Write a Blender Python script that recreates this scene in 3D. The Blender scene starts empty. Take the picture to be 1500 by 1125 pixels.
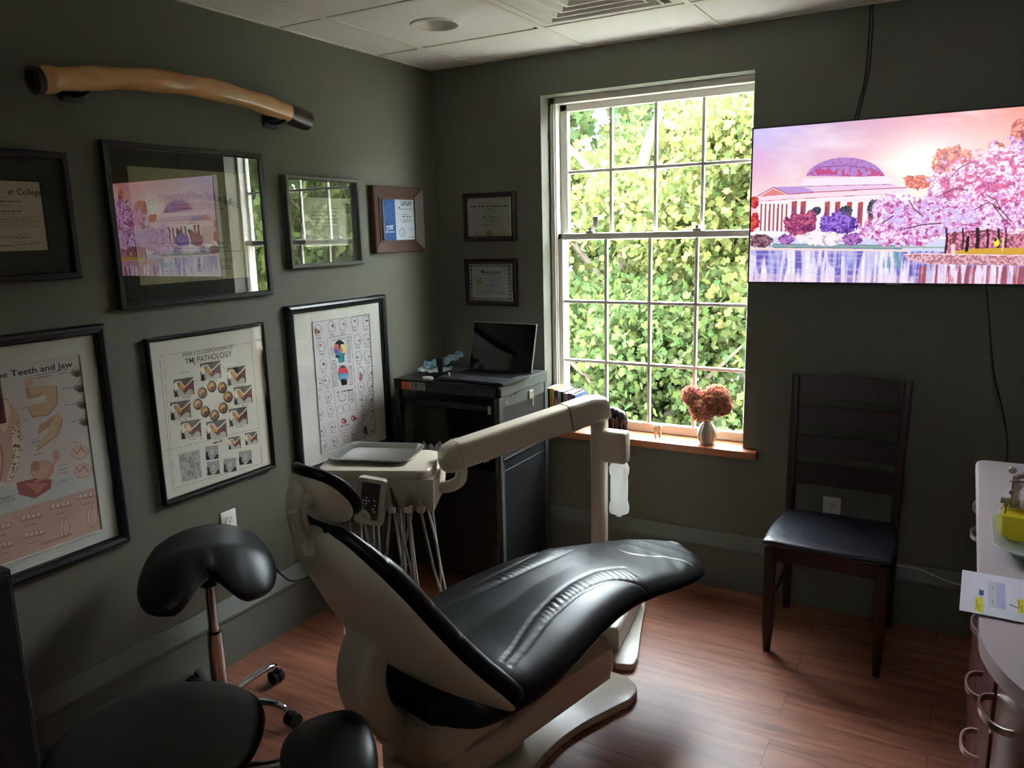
import bpy, bmesh, math, random
import numpy as np
from mathutils import Vector, Matrix
C = bpy.context.scene.collection
R = math.radians
random.seed(7); RNG = np.random.default_rng(11)
def lin(c):
    return tuple((x/12.92 if x <= .04045 else ((x+.055)/1.055)**2.4) for x in (v/255. for v in c))
# ---------------------------------------------------------------- materials
MATS = {}
def mat(name, rgb, rough=.5, metal=0., var=.06, vscale=30., bump=0., bscale=200., spec=.5, coat=0., stretch=None, rgb2=None, trans=0., emis=None, alpha=1.):
    m = bpy.data.materials.new(name); m.use_nodes = True; nt = m.node_tree; N = nt.nodes; L = nt.links
    b = N['Principled BSDF']; b.inputs['Roughness'].default_value = rough; b.inputs['Metallic'].default_value = metal
    b.inputs['Specular IOR Level'].default_value = spec; b.inputs['Coat Weight'].default_value = coat
    if trans: b.inputs['Transmission Weight'].default_value = trans
    a = lin(rgb); c2 = lin(rgb2) if rgb2 else tuple(v*(1-var*2.2) for v in a)
    tc = N.new('ShaderNodeTexCoord'); mp = N.new('ShaderNodeMapping'); L.new(tc.outputs['Object'], mp.inputs['Vector'])
    if stretch: mp.inputs['Scale'].default_value = stretch
    no = N.new('ShaderNodeTexNoise'); no.inputs['Scale'].default_value = vscale; no.inputs['Detail'].default_value = 4
    L.new(mp.outputs[0], no.inputs['Vector'])
    mx = N.new('ShaderNodeMix'); mx.data_type = 'RGBA'
    mx.inputs[6].default_value = (*c2, 1); mx.inputs[7].default_value = (*a, 1)
    L.new(no.outputs['Fac'], mx.inputs[0]); L.new(mx.outputs[2], b.inputs['Base Color'])
    if bump:
        n2 = N.new('ShaderNodeTexNoise'); n2.inputs['Scale'].default_value = bscale; n2.inputs['Detail'].default_value = 3
        L.new(mp.outputs[0], n2.inputs['Vector'])
        bp = N.new('ShaderNodeBump'); bp.inputs['Strength'].default_value = bump; bp.inputs['Distance'].default_value = .004
        L.new(n2.outputs['Fac'], bp.inputs['Height']); L.new(bp.outputs[0], b.inputs['Normal'])
    MATS[name] = m; return m
def glass_mat(name, base, tint=(1, 1, 1), rough=0.):
    m = bpy.data.materials.new(name); m.use_nodes = True; nt = m.node_tree; N = nt.nodes; L = nt.links
    N.clear(); o = N.new('ShaderNodeOutputMaterial'); t = N.new('ShaderNodeBsdfTransparent'); g = N.new('ShaderNodeBsdfGlossy')
    t.inputs[0].default_value = (*tint, 1); g.inputs['Roughness'].default_value = rough
    f = N.new('ShaderNodeFresnel'); ge = N.new('ShaderNodeNewGeometry'); io = N.new('ShaderNodeMath'); io.operation = 'MULTIPLY_ADD'; io.inputs[1].default_value = 1/1.5-1.5; io.inputs[2].default_value = 1.5
    L.new(ge.outputs['Backfacing'], io.inputs[0]); L.new(io.outputs[0], f.inputs['IOR'])   # same reflectance entering and leaving the pane
    ad = N.new('ShaderNodeMath'); ad.operation = 'MULTIPLY_ADD'; ad.use_clamp = True
    L.new(f.outputs[0], ad.inputs[0]); ad.inputs[1].default_value = 1.; ad.inputs[2].default_value = base
    mx = N.new('ShaderNodeMixShader'); fr = N.new('ShaderNodeMath'); fr.operation = 'SUBTRACT'; fr.inputs[0].default_value = 1; L.new(ge.outputs['Backfacing'], fr.inputs[1]); ml = N.new('ShaderNodeMath'); ml.operation = 'MULTIPLY'; L.new(ad.outputs[0], ml.inputs[0]); L.new(fr.outputs[0], ml.inputs[1]); L.new(ml.outputs[0], mx.inputs[0]); L.new(t.outputs[0], mx.inputs[1]); L.new(g.outputs[0], mx.inputs[2])
    L.new(mx.outputs[0], o.inputs[0]); return m
def paint_mat(name, rough=.6, emit=0.):
    m = bpy.data.materials.new(name); m.use_nodes = True; N = m.node_tree.nodes; L = m.node_tree.links
    b = N['Principled BSDF']; b.inputs['Roughness'].default_value = rough
    at = N.new('ShaderNodeAttribute'); at.attribute_name = 'Col'
    if emit:
        b.inputs['Base Color'].default_value = (.01, .01, .01, 1)
        L.new(at.outputs['Color'], b.inputs['Emission Color']); b.inputs['Emission Strength'].default_value = emit
    else: L.new(at.outputs['Color'], b.inputs['Base Color'])
    return m
# ---------------------------------------------------------------- mesh builder
class B:
    def __init__(s): s.bm = bmesh.new()
    def _xf(s, vs, M):
        if M is not None: bmesh.ops.transform(s.bm, matrix=M, verts=vs)
    def box(s, lo, hi, bev=0., seg=2, M=None):
        r = bmesh.ops.create_cube(s.bm, size=1); vs = r['verts']
        c = [(a+b)/2 for a, b in zip(lo, hi)]; d = [abs(b-a) for a, b in zip(lo, hi)]
        for v in vs: v.co = Vector((c[0]+v.co.x*d[0], c[1]+v.co.y*d[1], c[2]+v.co.z*d[2]))
        if bev:
            es = list({e for v in vs for e in v.link_edges})
            q = bmesh.ops.bevel(s.bm, geom=es, offset=min(bev, min(d)*.49), segments=seg, affect='EDGES', profile=.5)
            vs = list({v for f in q['faces'] for v in f.verts} | {v for v in vs if v.is_valid})
        s._xf(vs, M); return s
    def rings(s, rings, caps=True, close=True):
        vr = [[s.bm.verts.new(p) for p in r] for r in rings]; n = len(rings[0])
        for a, b in zip(vr[:-1], vr[1:]):
            for i in range(n if close else n-1):
                j = (i+1) % n; s.bm.faces.new((a[i], a[j], b[j], b[i]))
        if caps: s.bm.faces.new(vr[0][::-1]); s.bm.faces.new(vr[-1])
        return s
    def tube(s, pts, r, n=10, caps=True, flat=1.):
        pts = [Vector(p) for p in pts]; rs = r if isinstance(r, (list, tuple)) else [r]*len(pts)
        out = []; up = None
        for i, p in enumerate(pts):
            t = (pts[min(i+1, len(pts)-1)]-pts[max(i-1, 0)]).normalized()
            if up is None: up = Vector((0, 0, 1)) if abs(t.z) < .9 else Vector((1, 0, 0))
            a = t.cross(up).normalized(); b = a.cross(t).normalized(); up = b
            out.append([p+(a*math.cos(k*2*math.pi/n)+b*math.sin(k*2*math.pi/n)*flat)*rs[i] for k in range(n)])
        return s.rings(out, caps)
    def cyl(s, p0, p1, r, r1=None, n=24): return s.tube([p0, p1], [r, r if r1 is None else r1], n)
    def lathe(s, prof, c=(0, 0, 0), n=32, M=None, caps=False):
        k0 = len(s.bm.verts)
        rg = [[Vector((c[0]+r*math.cos(a), c[1]+r*math.sin(a), c[2]+z)) for a in [2*math.pi*k/n for k in range(n)]] for r, z in prof]
        s.rings(rg, caps)
        if M is not None:
            s.bm.verts.ensure_lookup_table(); s._xf(s.bm.verts[k0:], M)
        return s
    def sph(s, c, r, M=None, u=20, v=12):
        q = bmesh.ops.create_uvsphere(s.bm, u_segments=u, v_segments=v, radius=1)
        rr = r if isinstance(r, (tuple, list)) else (r, r, r)
        T = Matrix.Translation(c) @ (M if M is not None else Matrix()) @ Matrix.Diagonal((*rr, 1))
        bmesh.ops.transform(s.bm, matrix=T, verts=q['verts']); return s
    def prism(s, poly, z0, z1, bev=0., seg=2, M=None):
        k0 = set(s.bm.verts)
        a = [s.bm.verts.new((x, y, z0)) for x, y in poly]; b = [s.bm.verts.new((x, y, z1)) for x, y in poly]; n = len(poly)
        fb = s.bm.faces.new(a[::-1]); ft = s.bm.faces.new(b)
        for i in range(n): s.bm.faces.new((a[i], a[(i+1) % n], b[(i+1) % n], b[i]))
        if bev:
            es = list(set(ft.edges) | set(fb.edges))
            bmesh.ops.bevel(s.bm, geom=es, offset=bev, segments=seg, affect='EDGES', profile=.5)
        if M is not None: s._xf([v for v in s.bm.verts if v not in k0], M)
        return s
    def quad(s, *p): s.bm.faces.new([s.bm.verts.new(q) for q in p]); return s
    def obj(s, name, m, parent=None, world=False, smooth=True, ang=35, kind=None):
        bmesh.ops.recalc_face_normals(s.bm, faces=s.bm.faces[:])
        me = bpy.data.meshes.new(name); s.bm.to_mesh(me); s.bm.free()
        return link(name, me, m, parent, world, smooth, ang, kind)
def link(name, me, m, parent=None, world=False, smooth=True, ang=35, kind=None):
    me.materials.append(m)
    if smooth:
        me.shade_smooth() if hasattr(me, 'shade_smooth') else None
        me.set_sharp_from_angle(angle=R(ang))
    o = bpy.data.objects.new(name, me); C.objects.link(o)
    if parent is not None:
        o.parent = parent
        if world and parent.type == 'EMPTY': o.matrix_parent_inverse = parent.matrix_basis.inverted()
    if kind: o['kind'] = kind
    return o
def tag(o, label, cat, group=None, kind=None):
    o['label'] = label; o['category'] = cat
    if group: o['group'] = group
    if kind: o['kind'] = kind
    return o
def root(name, label, cat, loc=(0, 0, 0), rz=0., group=None):
    o = bpy.data.objects.new(name, None); C.objects.link(o); o.empty_display_size = .1
    o.location = loc; o.rotation_euler = (0, 0, rz); tag(o, label, cat, group)
    o.matrix_basis = Matrix.Translation(loc) @ Matrix.Rotation(rz, 4, 'Z')
    return o
def struct(o): o['kind'] = 'structure'; return o
def rrect(w, h, r, n=6, cx=0, cy=0):
    out = []
    for sx, sy, a0 in ((1, 1, 0), (-1, 1, 90), (-1, -1, 180), (1, -1, 270)):
        for k in range(n+1):
            a = R(a0+90*k/n); out.append((cx+sx*(w/2-r)+r*math.cos(a), cy+sy*(h/2-r)+r*math.sin(a)))
    return out
def cr(pts, n=8):       # Catmull-Rom through points
    P = [Vector(p) for p in pts]; P = [P[0]*2-P[1]]+P+[P[-1]*2-P[-2]]; o = []
    for i in range(1, len(P)-2):
        for k in range(n):
            t = k/n; a, b, c, d = P[i-1:i+3]
            o.append(.5*((2*b)+(c-a)*t+(2*a-5*b+4*c-d)*t*t+(3*b-a-3*c+d)*t**3))
    o.append(P[-2]); return o
# ---------------------------------------------------------------- painted surfaces (prints, screens)
def hom(q):
    A = []; bb = []
    for (u, v), (x, y) in zip(((0, 0), (1, 0), (1, 1), (0, 1)), q):
        A += [[u, v, 1, 0, 0, 0, -u*x, -v*x], [0, 0, 0, u, v, 1, -u*y, -v*y]]; bb += [x, y]
    return np.append(np.linalg.solve(np.array(A, float), np.array(bb, float)), 1).reshape(3, 3)
class Art:
    def __init__(s, w, h, nx, ny, q=None, bg=(240, 238, 228)):
        s.w, s.h, s.nx, s.ny = w, h, nx, ny
        u, v = np.meshgrid(np.linspace(0, 1, nx), np.linspace(0, 1, ny)); s.U, s.V = u, v
        if q is None: s.X, s.Y = u.copy(), v.copy(); s.H = np.eye(3)
        else:
            s.H = hom(q); d = s.H[2, 0]*u+s.H[2, 1]*v+1
            s.X = (s.H[0, 0]*u+s.H[0, 1]*v+s.H[0, 2])/d; s.Y = (s.H[1, 0]*u+s.H[1, 1]*v+s.H[1, 2])/d
        s.c = np.ones((ny, nx, 3))*np.array(bg, float); s.T = []
    def f(s, m, col, a=1.):
        m = (m.astype(float)*a)[..., None]; s.c = s.c*(1-m)+np.array(col, float)*m
    def inp(s, pts):
        X, Y = s.X, s.Y; ins = np.zeros(X.shape, bool); n = len(pts)
        for i in range(n):
            x0, y0 = pts[i]; x1, y1 = pts[(i+1) % n]
            if y0 == y1: continue
            ins ^= ((y0 > Y) != (y1 > Y)) & (X < (x1-x0)*(Y-y0)/(y1-y0)+x0)
        return ins
    def poly(s, pts, col, a=1.): s.f(s.inp(pts), col, a)
    def ine(s, cx, cy, rx, ry, ang=0):
        c, n = math.cos(R(ang)), math.sin(R(ang)); x, y = s.X-cx, s.Y-cy
        return ((x*c+y*n)/rx)**2+((-x*n+y*c)/ry)**2 < 1
    def ell(s, cx, cy, rx, ry, col, a=1., ang=0): s.f(s.ine(cx, cy, rx, ry, ang), col, a)
    def line(s, pts, w, col, a=1.):
        m = np.zeros(s.X.shape, bool)
        for (x0, y0), (x1, y1) in zip(pts[:-1], pts[1:]):
            dx, dy = x1-x0, y1-y0; L = dx*dx+dy*dy+1e-9
            t = np.clip(((s.X-x0)*dx+(s.Y-y0)*dy)/L, 0, 1)
            m |= (s.X-x0-t*dx)**2+(s.Y-y0-t*dy)**2 < (w/2)**2
        s.f(m, col, a)
    def ring(s, cx, cy, rx, ry, w, col, a=1., ang=0): s.f(s.ine(cx, cy, rx, ry, ang) & ~s.ine(cx, cy, rx-w, ry-w, ang), col, a)
    def noise(s, sx, sy, seed, oct=1):
        out = 0; amp = 1; tot = 0
        for k in range(oct):
            g = np.random.default_rng(seed+k).random((256, 256)); x = s.X/sx*2**k; y = s.Y/sy*2**k
            xi = np.floor(x).astype(int); yi = np.floor(y).astype(int); fx = x-xi; fy = y-yi; fx = fx*fx*(3-2*fx); fy = fy*fy*(3-2*fy)
            a = g[yi % 256, xi % 256]; b = g[yi % 256, (xi+1) % 256]; c = g[(yi+1) % 256, xi % 256]; d = g[(yi+1) % 256, (xi+1) % 256]
            out = out+amp*((a*(1-fx)+b*fx)*(1-fy)+(c*(1-fx)+d*fx)*fy); tot += amp; amp *= .5
        return out/tot
    def greek(s, p0, p1, h, col=(60, 60, 60), a=.7, seed=0, word=9.):   # a line of print too small to read
        dx, dy = p1[0]-p0[0], p1[1]-p0[1]; L = math.hypot(dx, dy); t = ((s.X-p0[0])*dx+(s.Y-p0[1])*dy)/L; d = (-(s.X-p0[0])*dy+(s.Y-p0[1])*dx)/L
        n = np.random.default_rng(seed+int(p0[1]*7)).random(4096); k = n[(np.clip(t/(h*.45), 0, 4095)).astype(int)]
        w = n[(np.clip(t/(h*word*.45), 0, 4095)).astype(int)] 
        s.f((t > 0) & (t < L) & (np.abs(d) < h/2*(.6+.4*k)) & (k > .22), col, a)
    def text(s, t, u, v, wid, hgt, col=(20, 20, 25), bold=.0, arc=0., rot=0., align='C'): s.T.append((t, u, v, wid, hgt, col, bold, arc, rot, align))
    def obj(s, name, m, parent, y=0., world=False):
        # local frame: X right, Z up, surface faces -Y; centred on (0, y, 0)
        co = np.stack([(s.U-.5)*s.w, np.full(s.U.shape, y), (.5-s.V)*s.h], -1).reshape(-1, 3)
        i = np.arange(s.nx*s.ny).reshape(s.ny, s.nx)
        fc = np.stack([i[1:, :-1], i[1:, 1:], i[:-1, 1:], i[:-1, :-1]], -1).reshape(-1, 4)
        col = s.c.reshape(-1, 3); V = [co]; F = [fc.ravel()]; LT = [np.full(len(fc), 4)]; nv = len(co); CL = [col]
        for (t, u, v, wid, hgt, tc, bold, arc, rot, al) in s.T:
            cu = bpy.data.curves.new('t', 'FONT'); cu.body = t; cu.size = 1; cu.offset = bold; cu.resolution_u = 3
            to = bpy.data.objects.new('t', cu); C.objects.link(to); dg = bpy.context.evaluated_depsgraph_get(); dg.update()
            me = bpy.data.meshes.new_from_object(to.evaluated_get(dg)); bpy.data.objects.remove(to)
            n = len(me.vertices)
            if not n: continue
            P = np.zeros(n*3); me.vertices.foreach_get('co', P); P = P.reshape(-1, 3)
            x0, x1, y1 = P[:, 0].min(), P[:, 0].max(), P[:, 1].max()
            x = (P[:, 0]-(x0+x1)/2)/(x1-x0)*wid; z = P[:, 1]/y1*hgt
            z = z - arc*(x/(wid/2))**2
            c_, s_ = math.cos(rot), math.sin(rot); x, z = x*c_-z*s_, x*s_+z*c_
            V.append(np.stack([(u-.5)*s.w+x, np.full(n, y-.0005), (.5-v)*s.h+z], -1))
            li = np.zeros(len(me.loops), int); me.loops.foreach_get('vertex_index', li); F.append(li+nv)
            lt = np.zeros(len(me.polygons), int); me.polygons.foreach_get('loop_total', lt); LT.append(lt)
            CL.append(np.ones((n, 3))*np.array(tc, float)); nv += n
        V = np.concatenate(V); F = np.concatenate(F); LT = np.concatenate(LT); CL = np.clip(np.concatenate(CL)/255., 0, 1)
        CL = np.where(CL <= .04045, CL/12.92, ((CL+.055)/1.055)**2.4)
        me = bpy.data.meshes.new(name); me.vertices.add(len(V)); me.vertices.foreach_set('co', V.ravel())
        me.loops.add(len(F)); me.loops.foreach_set('vertex_index', F.astype(np.int32))
        me.polygons.add(len(LT)); me.polygons.foreach_set('loop_start', np.concatenate([[0], np.cumsum(LT)[:-1]]).astype(np.int32))
        me.update(calc_edges=True); me.validate()
        at = me.color_attributes.new('Col', 'FLOAT_COLOR', 'POINT')
        at.data.foreach_set('color', np.concatenate([CL, np.ones((len(CL), 1))], 1).ravel().astype(np.float32))
        return link(name, me, m, parent, world, smooth=False)
def numesh(name, V, F, m, parent=None, cols=None, kind=None, world=False):   # V (n,k,3): n faces of k verts
    n, k, _ = V.shape; me = bpy.data.meshes.new(name); me.vertices.add(n*k); me.vertices.foreach_set('co', V.ravel())
    me.loops.add(n*k); me.loops.foreach_set('vertex_index', np.arange(n*k, dtype=np.int32))
    me.polygons.add(n); me.polygons.foreach_set('loop_start', np.arange(0, n*k, k, dtype=np.int32)); me.update(calc_edges=True)
    if cols is not None:
        at = me.color_attributes.new('Col', 'FLOAT_COLOR', 'POINT')
        at.data.foreach_set('color', np.concatenate([np.repeat(cols, k, 0), np.ones((n*k, 1))], 1).ravel().astype(np.float32))
    return link(name, me, m, parent, world, smooth=False, kind=kind)
EXPO = .72; SKY = 31; SUN = 6; SCR = .66
# ================================================================ materials
M_wall = mat('wall_paint', (96, 95, 81), .55, var=.05, vscale=6, bump=.15, bscale=260, rgb2=(90, 89, 76))
M_wall2 = mat('bounce_wall_paint', (140, 136, 124), .6, var=.03, vscale=6)  # unseen right and rear walls made paler to bounce window light as fill
M_base = mat('base_paint', (100, 101, 90), .45, var=.04)
M_ceil = mat('ceiling_tile', (230, 228, 220), .9, var=.05, vscale=60, bump=.6, bscale=190)
M_grid = mat('ceiling_grid', (222, 216, 200), .5)
M_white = mat('white_vinyl', (226, 222, 212), .4, var=.03)
M_plast = mat('warm_plastic', (188, 176, 156), .33, var=.03, vscale=5)
M_plast2 = mat('grey_plastic', (184, 178, 164), .35, var=.03)
M_leath = mat('black_leather', (17, 19, 19), .34, var=.1, bump=.12, bscale=420, spec=.3)
M_satin = mat('black_vinyl', (18, 21, 19), .42, var=.1, bump=.05, bscale=500)
M_chrome = mat('chrome', (200, 200, 200), .14, 1., var=.02)
M_steel = mat('brushed_steel', (188, 186, 180), .3, 1., var=.05, stretch=(1, 20, 1))
M_brass = mat('nickel_handle', (205, 196, 186), .28, 1., var=.03)
M_black = mat('black_paint', (12, 13, 14), .45, var=.1)
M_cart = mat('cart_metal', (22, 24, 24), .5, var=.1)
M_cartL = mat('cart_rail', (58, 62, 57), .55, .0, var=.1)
M_frame = mat('black_frame', (27, 26, 31), .35, var=.1)
M_frameg = mat('grey_frame', (84, 84, 76), .35, var=.1)
M_mat = mat('dark_mat', (58, 62, 56), .9, var=.05)
M_matw = mat('white_mat', (212, 209, 198), .9, var=.02)
M_paperw = mat('white_paper', (236, 236, 240), .8, var=.01)
M_walnut = mat('walnut_frame', (88, 62, 50), .4, var=.2, vscale=40, stretch=(1, 1, 8))
M_maho = mat('mahogany', (50, 25, 21), .35, var=.25, vscale=25, stretch=(3, 3, .6))
M_sill = mat('oak_sill', (172, 108, 66), .4, var=.2, vscale=18, stretch=(.6, 5, 5), rgb2=(150, 88, 52))
M_cab = mat('burgundy_laminate', (88, 44, 44), .3, var=.06)
M_count = mat('pale_countertop', (196, 186, 190), .35, var=.06, vscale=160)
M_rubber = mat('rubber', (16, 16, 17), .6, var=.1)
M_cord = mat('black_cord', (20, 20, 22), .5)
M_cordw = mat('white_cord', (190, 184, 174), .5)
M_hose = mat('grey_hose', (150, 148, 140), .4)
M_log = mat('polished_wood', (222, 170, 112), .22, var=.3, vscale=9, stretch=(3, 1, 3), rgb2=(176, 118, 70), coat=.4)
M_bark = mat('dark_burl', (58, 42, 36), .3, var=.3, vscale=20)
M_tape = mat('mask_blue', (160, 190, 204), .8, var=.05)
M_tissue = mat('tissue_white', (212, 214, 216), .8, var=.03)
M_orange = mat('orange_label', (214, 96, 48), .6)
M_glassW = glass_mat('window_glass', .0)
M_glassH = glass_mat('glossy_picture_glass', .2)
M_glassL = glass_mat('picture_glass', .02)
M_print = paint_mat('printed_paper', .7)
M_screen = paint_mat('lit_screen', .2, SCR)
M_brick = None
def wood_floor():
    m = bpy.data.materials.new('plank_floor'); m.use_nodes = True; nt = m.node_tree; N = nt.nodes; L = nt.links; b = N['Principled BSDF']
    tc = N.new('ShaderNodeTexCoord')
    br = N.new('ShaderNodeTexBrick'); br.inputs['Scale'].default_value = 1; br.inputs['Brick Width'].default_value = 1.22; br.inputs['Row Height'].default_value = .15
    br.inputs['Mortar Size'].default_value = .0012; br.inputs['Mortar Smooth'].default_value = .3; br.offset = .37
    br.inputs['Color1'].default_value = (.3, .3, .3, 1); br.inputs['Color2'].default_value = (.75, .75, .75, 1); br.inputs['Mortar'].default_value = (0, 0, 0, 1)
    L.new(tc.outputs['Object'], br.inputs['Vector'])
    mp = N.new('ShaderNodeMapping'); mp.inputs['Scale'].default_value = (1.1, 11, 1); L.new(tc.outputs['Object'], mp.inputs['Vector'])
    no = N.new('ShaderNodeTexNoise'); no.inputs['Scale'].default_value = 2.2; no.inputs['Detail'].default_value = 8; no.inputs['Roughness'].default_value = .62; no.inputs['Distortion'].default_value = .6
    sep = N.new('ShaderNodeSeparateColor'); L.new(br.outputs['Color'], sep.inputs[0])
    va = N.new('ShaderNodeVectorMath'); va.operation = 'ADD'; cmb = N.new('ShaderNodeCombineXYZ'); ml = N.new('ShaderNodeMath'); ml.operation = 'MULTIPLY'; ml.inputs[1].default_value = 37
    L.new(sep.outputs[0], ml.inputs[0]); L.new(ml.outputs[0], cmb.inputs[0]); L.new(mp.outputs[0], va.inputs[0]); L.new(cmb.outputs[0], va.inputs[1]); L.new(va.outputs[0], no.inputs['Vector'])
    r = N.new('ShaderNodeValToRGB'); e = r.color_ramp.elements
    e[0].position = .3; e[0].color = (*lin((108, 64, 47)), 1); e[1].position = .72; e[1].color = (*lin((180, 118, 90)), 1)
    q = e.new(.5); q.color = (*lin((150, 94, 70)), 1)
    L.new(no.outputs['Fac'], r.inputs[0])
    mx = N.new('ShaderNodeMix'); mx.data_type = 'RGBA'; mx.blend_type = 'MULTIPLY'; mx.inputs[0].default_value = .35
    L.new(r.outputs[0], mx.inputs[6]); L.new(br.outputs['Color'], mx.inputs[7]); 
    m2 = N.new('ShaderNodeMix'); m2.data_type = 'RGBA'; L.new(br.outputs['Fac'], m2.inputs[0]); L.new(mx.outputs[2], m2.inputs[6]); m2.inputs[7].default_value = (.02, .012, .01, 1)
    L.new(m2.outputs[2], b.inputs['Base Color'])
    b.inputs['Roughness'].default_value = .42
    bp = N.new('ShaderNodeBump'); bp.inputs['Strength'].default_value = .25; bp.inputs['Distance'].default_value = .002; L.new(no.outputs['Fac'], bp.inputs['Height']); L.new(bp.outputs[0], b.inputs['Normal'])
    return m
def brick_mat():
    m = bpy.data.materials.new('exterior_brick'); m.use_nodes = True; N = m.node_tree.nodes; L = m.node_tree.links; b = N['Principled BSDF']
    br = N.new('ShaderNodeTexBrick'); tc = N.new('ShaderNodeTexCoord'); mp = N.new('ShaderNodeMapping'); mp.inputs['Rotation'].default_value = (R(90), 0, 0)
    L.new(tc.outputs['Object'], mp.inputs[0]); L.new(mp.outputs[0], br.inputs['Vector'])
    br.inputs['Scale'].default_value = 4.5; br.inputs['Color1'].default_value = (*lin((170, 96, 78)), 1); br.inputs['Color2'].default_value = (*lin((140, 72, 60)), 1); br.inputs['Mortar'].default_value = (*lin((190, 180, 170)), 1)
    L.new(br.outputs['Color'], b.inputs['Base Color']); b.inputs['Roughness'].default_value = .9; return m
M_floor = wood_floor(); M_brick = brick_mat()
# ================================================================ camera
cam = bpy.data.cameras.new('camera'); co = bpy.data.objects.new('camera', cam); C.objects.link(co)
yaw, pit, rol = R(30.174), R(-10.981), R(-1.431)
cy, sy, cp, sp = math.cos(yaw), math.sin(yaw), math.cos(pit), math.sin(pit)
f_ = Vector((-sy*cp, cy*cp, sp)); r_ = Vector((cy, sy, 0)); u_ = r_.cross(f_)
r2 = r_*math.cos(rol)+u_*math.sin(rol); u2 = -r_*math.sin(rol)+u_*math.cos(rol)
co.matrix_world = Matrix(((r2.x, u2.x, -f_.x, 2.4349), (r2.y, u2.y, -f_.y, -3.446), (r2.z, u2.z, -f_.z, 1.6533), (0, 0, 0, 1)))
cam.sensor_width = 36; cam.lens = 1145.34/1500*36; cam.clip_start = .05; cam.clip_end = 200
bpy.context.scene.camera = co
vs = bpy.context.scene.view_settings; vs.view_transform = 'Standard'; vs.look = 'None'; vs.gamma = 1; vs.exposure = EXPO; vs.use_curve_mapping = False
# ================================================================ room shell
H = 2.47; XR = 3.16; YR = -5.0
WX0, WX1, WZ0, WZ1 = .625, 1.622, .64, 2.283
struct(B().box((-.3, YR-.3, -.12), (XR+.3, .0, 0)).obj('floor', M_floor, smooth=False))
struct(B().box((-.2, YR, 0), (0, .25, H+.1)).obj('wall_left', M_wall, smooth=False))
b = B(); b.box((0, 0, 0), (WX0, .17, H+.1)).box((WX1, 0, 0), (XR, .17, H+.1)).box((WX0, 0, 0), (WX1, .17, WZ0)).box((WX0, 0, WZ1), (WX1, .17, H+.1))
wb = struct(b.obj('wall_back', M_wall, smooth=False))
b = B(); b.box((-.2, .17, -1.5), (WX0+.004, .28, H+.6)).box((WX1+.16, .17, -1.5), (XR+.3, .28, H+.6)).box((WX0+.004, .17, -1.5), (WX1+.16, .28, WZ0-.02)).box((WX0+.004, .17, WZ1+.02), (WX1+.16, .28, H+.6))
b.obj('brick_cladding', M_brick, wb, smooth=False)
struct(B().box((XR, YR, 0), (XR+.2, .25, H+.1)).obj('wall_right', M_wall2, smooth=False))
b = B(); b.box((-.2, YR-.2, 0), (1.9, YR, H+.1)).box((2.75, YR-.2, 0), (XR+.2, YR, H+.1)).box((1.9, YR-.2, 2.1), (2.75, YR, 2.2)).box((1.9, YR-.2, 2.36), (2.75, YR, H+.1))
struct(b.obj('wall_rear', M_wall2, smooth=False))
struct(B().box((1.9, YR-.1, 2.2), (2.75, YR-.09, 2.36)).obj('added_fill_transom', M_glassW, smooth=False)); dr = struct(B().box((1.905, YR-.12, .005), (2.745, YR-.08, 2.095), .003).obj('door_1', M_white, smooth=False)); B().lathe([(.001, 0), (.012, .004), (.012, .03), (.028, .045), (.026, .06), (.001, .066)], M=Matrix.Translation((2.68, YR-.08, 1.0)) @ Matrix.Rotation(R(-90), 4, 'X'), n=20).obj('door_handle', M_steel, dr)  # transom above the closed door is added, to let in weak sky fill
# ceiling: 2 ft tiles laid in a grid; one tile is cut for the recessed light, one place holds the air diffuser
GX, GY, T = .2509, -.4151, .61; LCX, LCY, LR = .54, -.712, .088
b = B(); bm = b.bm
xs = [0]+[GX+T*k for k in range(6)]; xs = [x for x in xs if x < XR]+[XR]
ys = [0]+[GY-T*k for k in range(9)]; ys = [y for y in ys if y > YR]+[YR]
for i in range(len(xs)-1):
    for j in range(len(ys)-1):
        x0, x1, y1, y0 = xs[i], xs[i+1], ys[j], ys[j+1]; g = .010
        if i == 2 and j == 1: continue
        if i == 1 and j == 1:
            n = 32; sq = []
            for k in range(n):
                a = 2*math.pi*(k+.5)/n; c, s_ = math.cos(a), math.sin(a); m_ = max(abs(c), abs(s_)); sq.append(((x0+x1)/2+c/m_*(x1-x0)/2, (y0+y1)/2+s_/m_*(y1-y0)/2))
            o_ = [bm.verts.new((x, y, H)) for x, y in sq]
            i_ = [bm.verts.new((LCX+LR*math.cos(2*math.pi*(k+.5)/n), LCY+LR*math.sin(2*math.pi*(k+.5)/n), H)) for k in range(n)]
            for k in range(n): bm.faces.new((o_[k], i_[k], i_[(k+1) % n], o_[(k+1) % n]))
        else: b.box((x0, y0, H), (x1, y1, H+.02))
ce = struct(b.obj('ceiling', M_ceil, smooth=False))
B().box((-.3, YR-.3, H+.25), (XR+.3, .28, H+.3)).obj('roof_slab', M_grid, ce, smooth=False)
for lo, hi in (((-.3, YR-.3, H+.05), (-.2, .28, H+.25)), ((XR+.2, YR-.3, H+.05), (XR+.3, .28, H+.25)), ((-.3, YR-.3, H+.05), (XR+.3, YR-.2, H+.25)), ((-.3, .17, H+.05), (XR+.3, .28, H+.25))):
    B().box(lo, hi).obj('roof_edge', M_grid, ce, smooth=False)
b = B()
for x in xs[1:-1]: b.box((x-.012, YR, H-.004), (x+.012, 0, H+.001))
for y in ys[1:-1]:
    for i in range(len(xs)-1): b.box((xs[i]+(.012 if i else 0), y-.012, H-.004), (xs[i+1]-.012, y+.012, H+.001))
b.box((0, YR, H-.004), (.012, 0, H+.001)).box((0, -.012, H-.004), (XR, 0, H+.001))
struct(b.obj('trim_1', M_grid, smooth=False))
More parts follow.
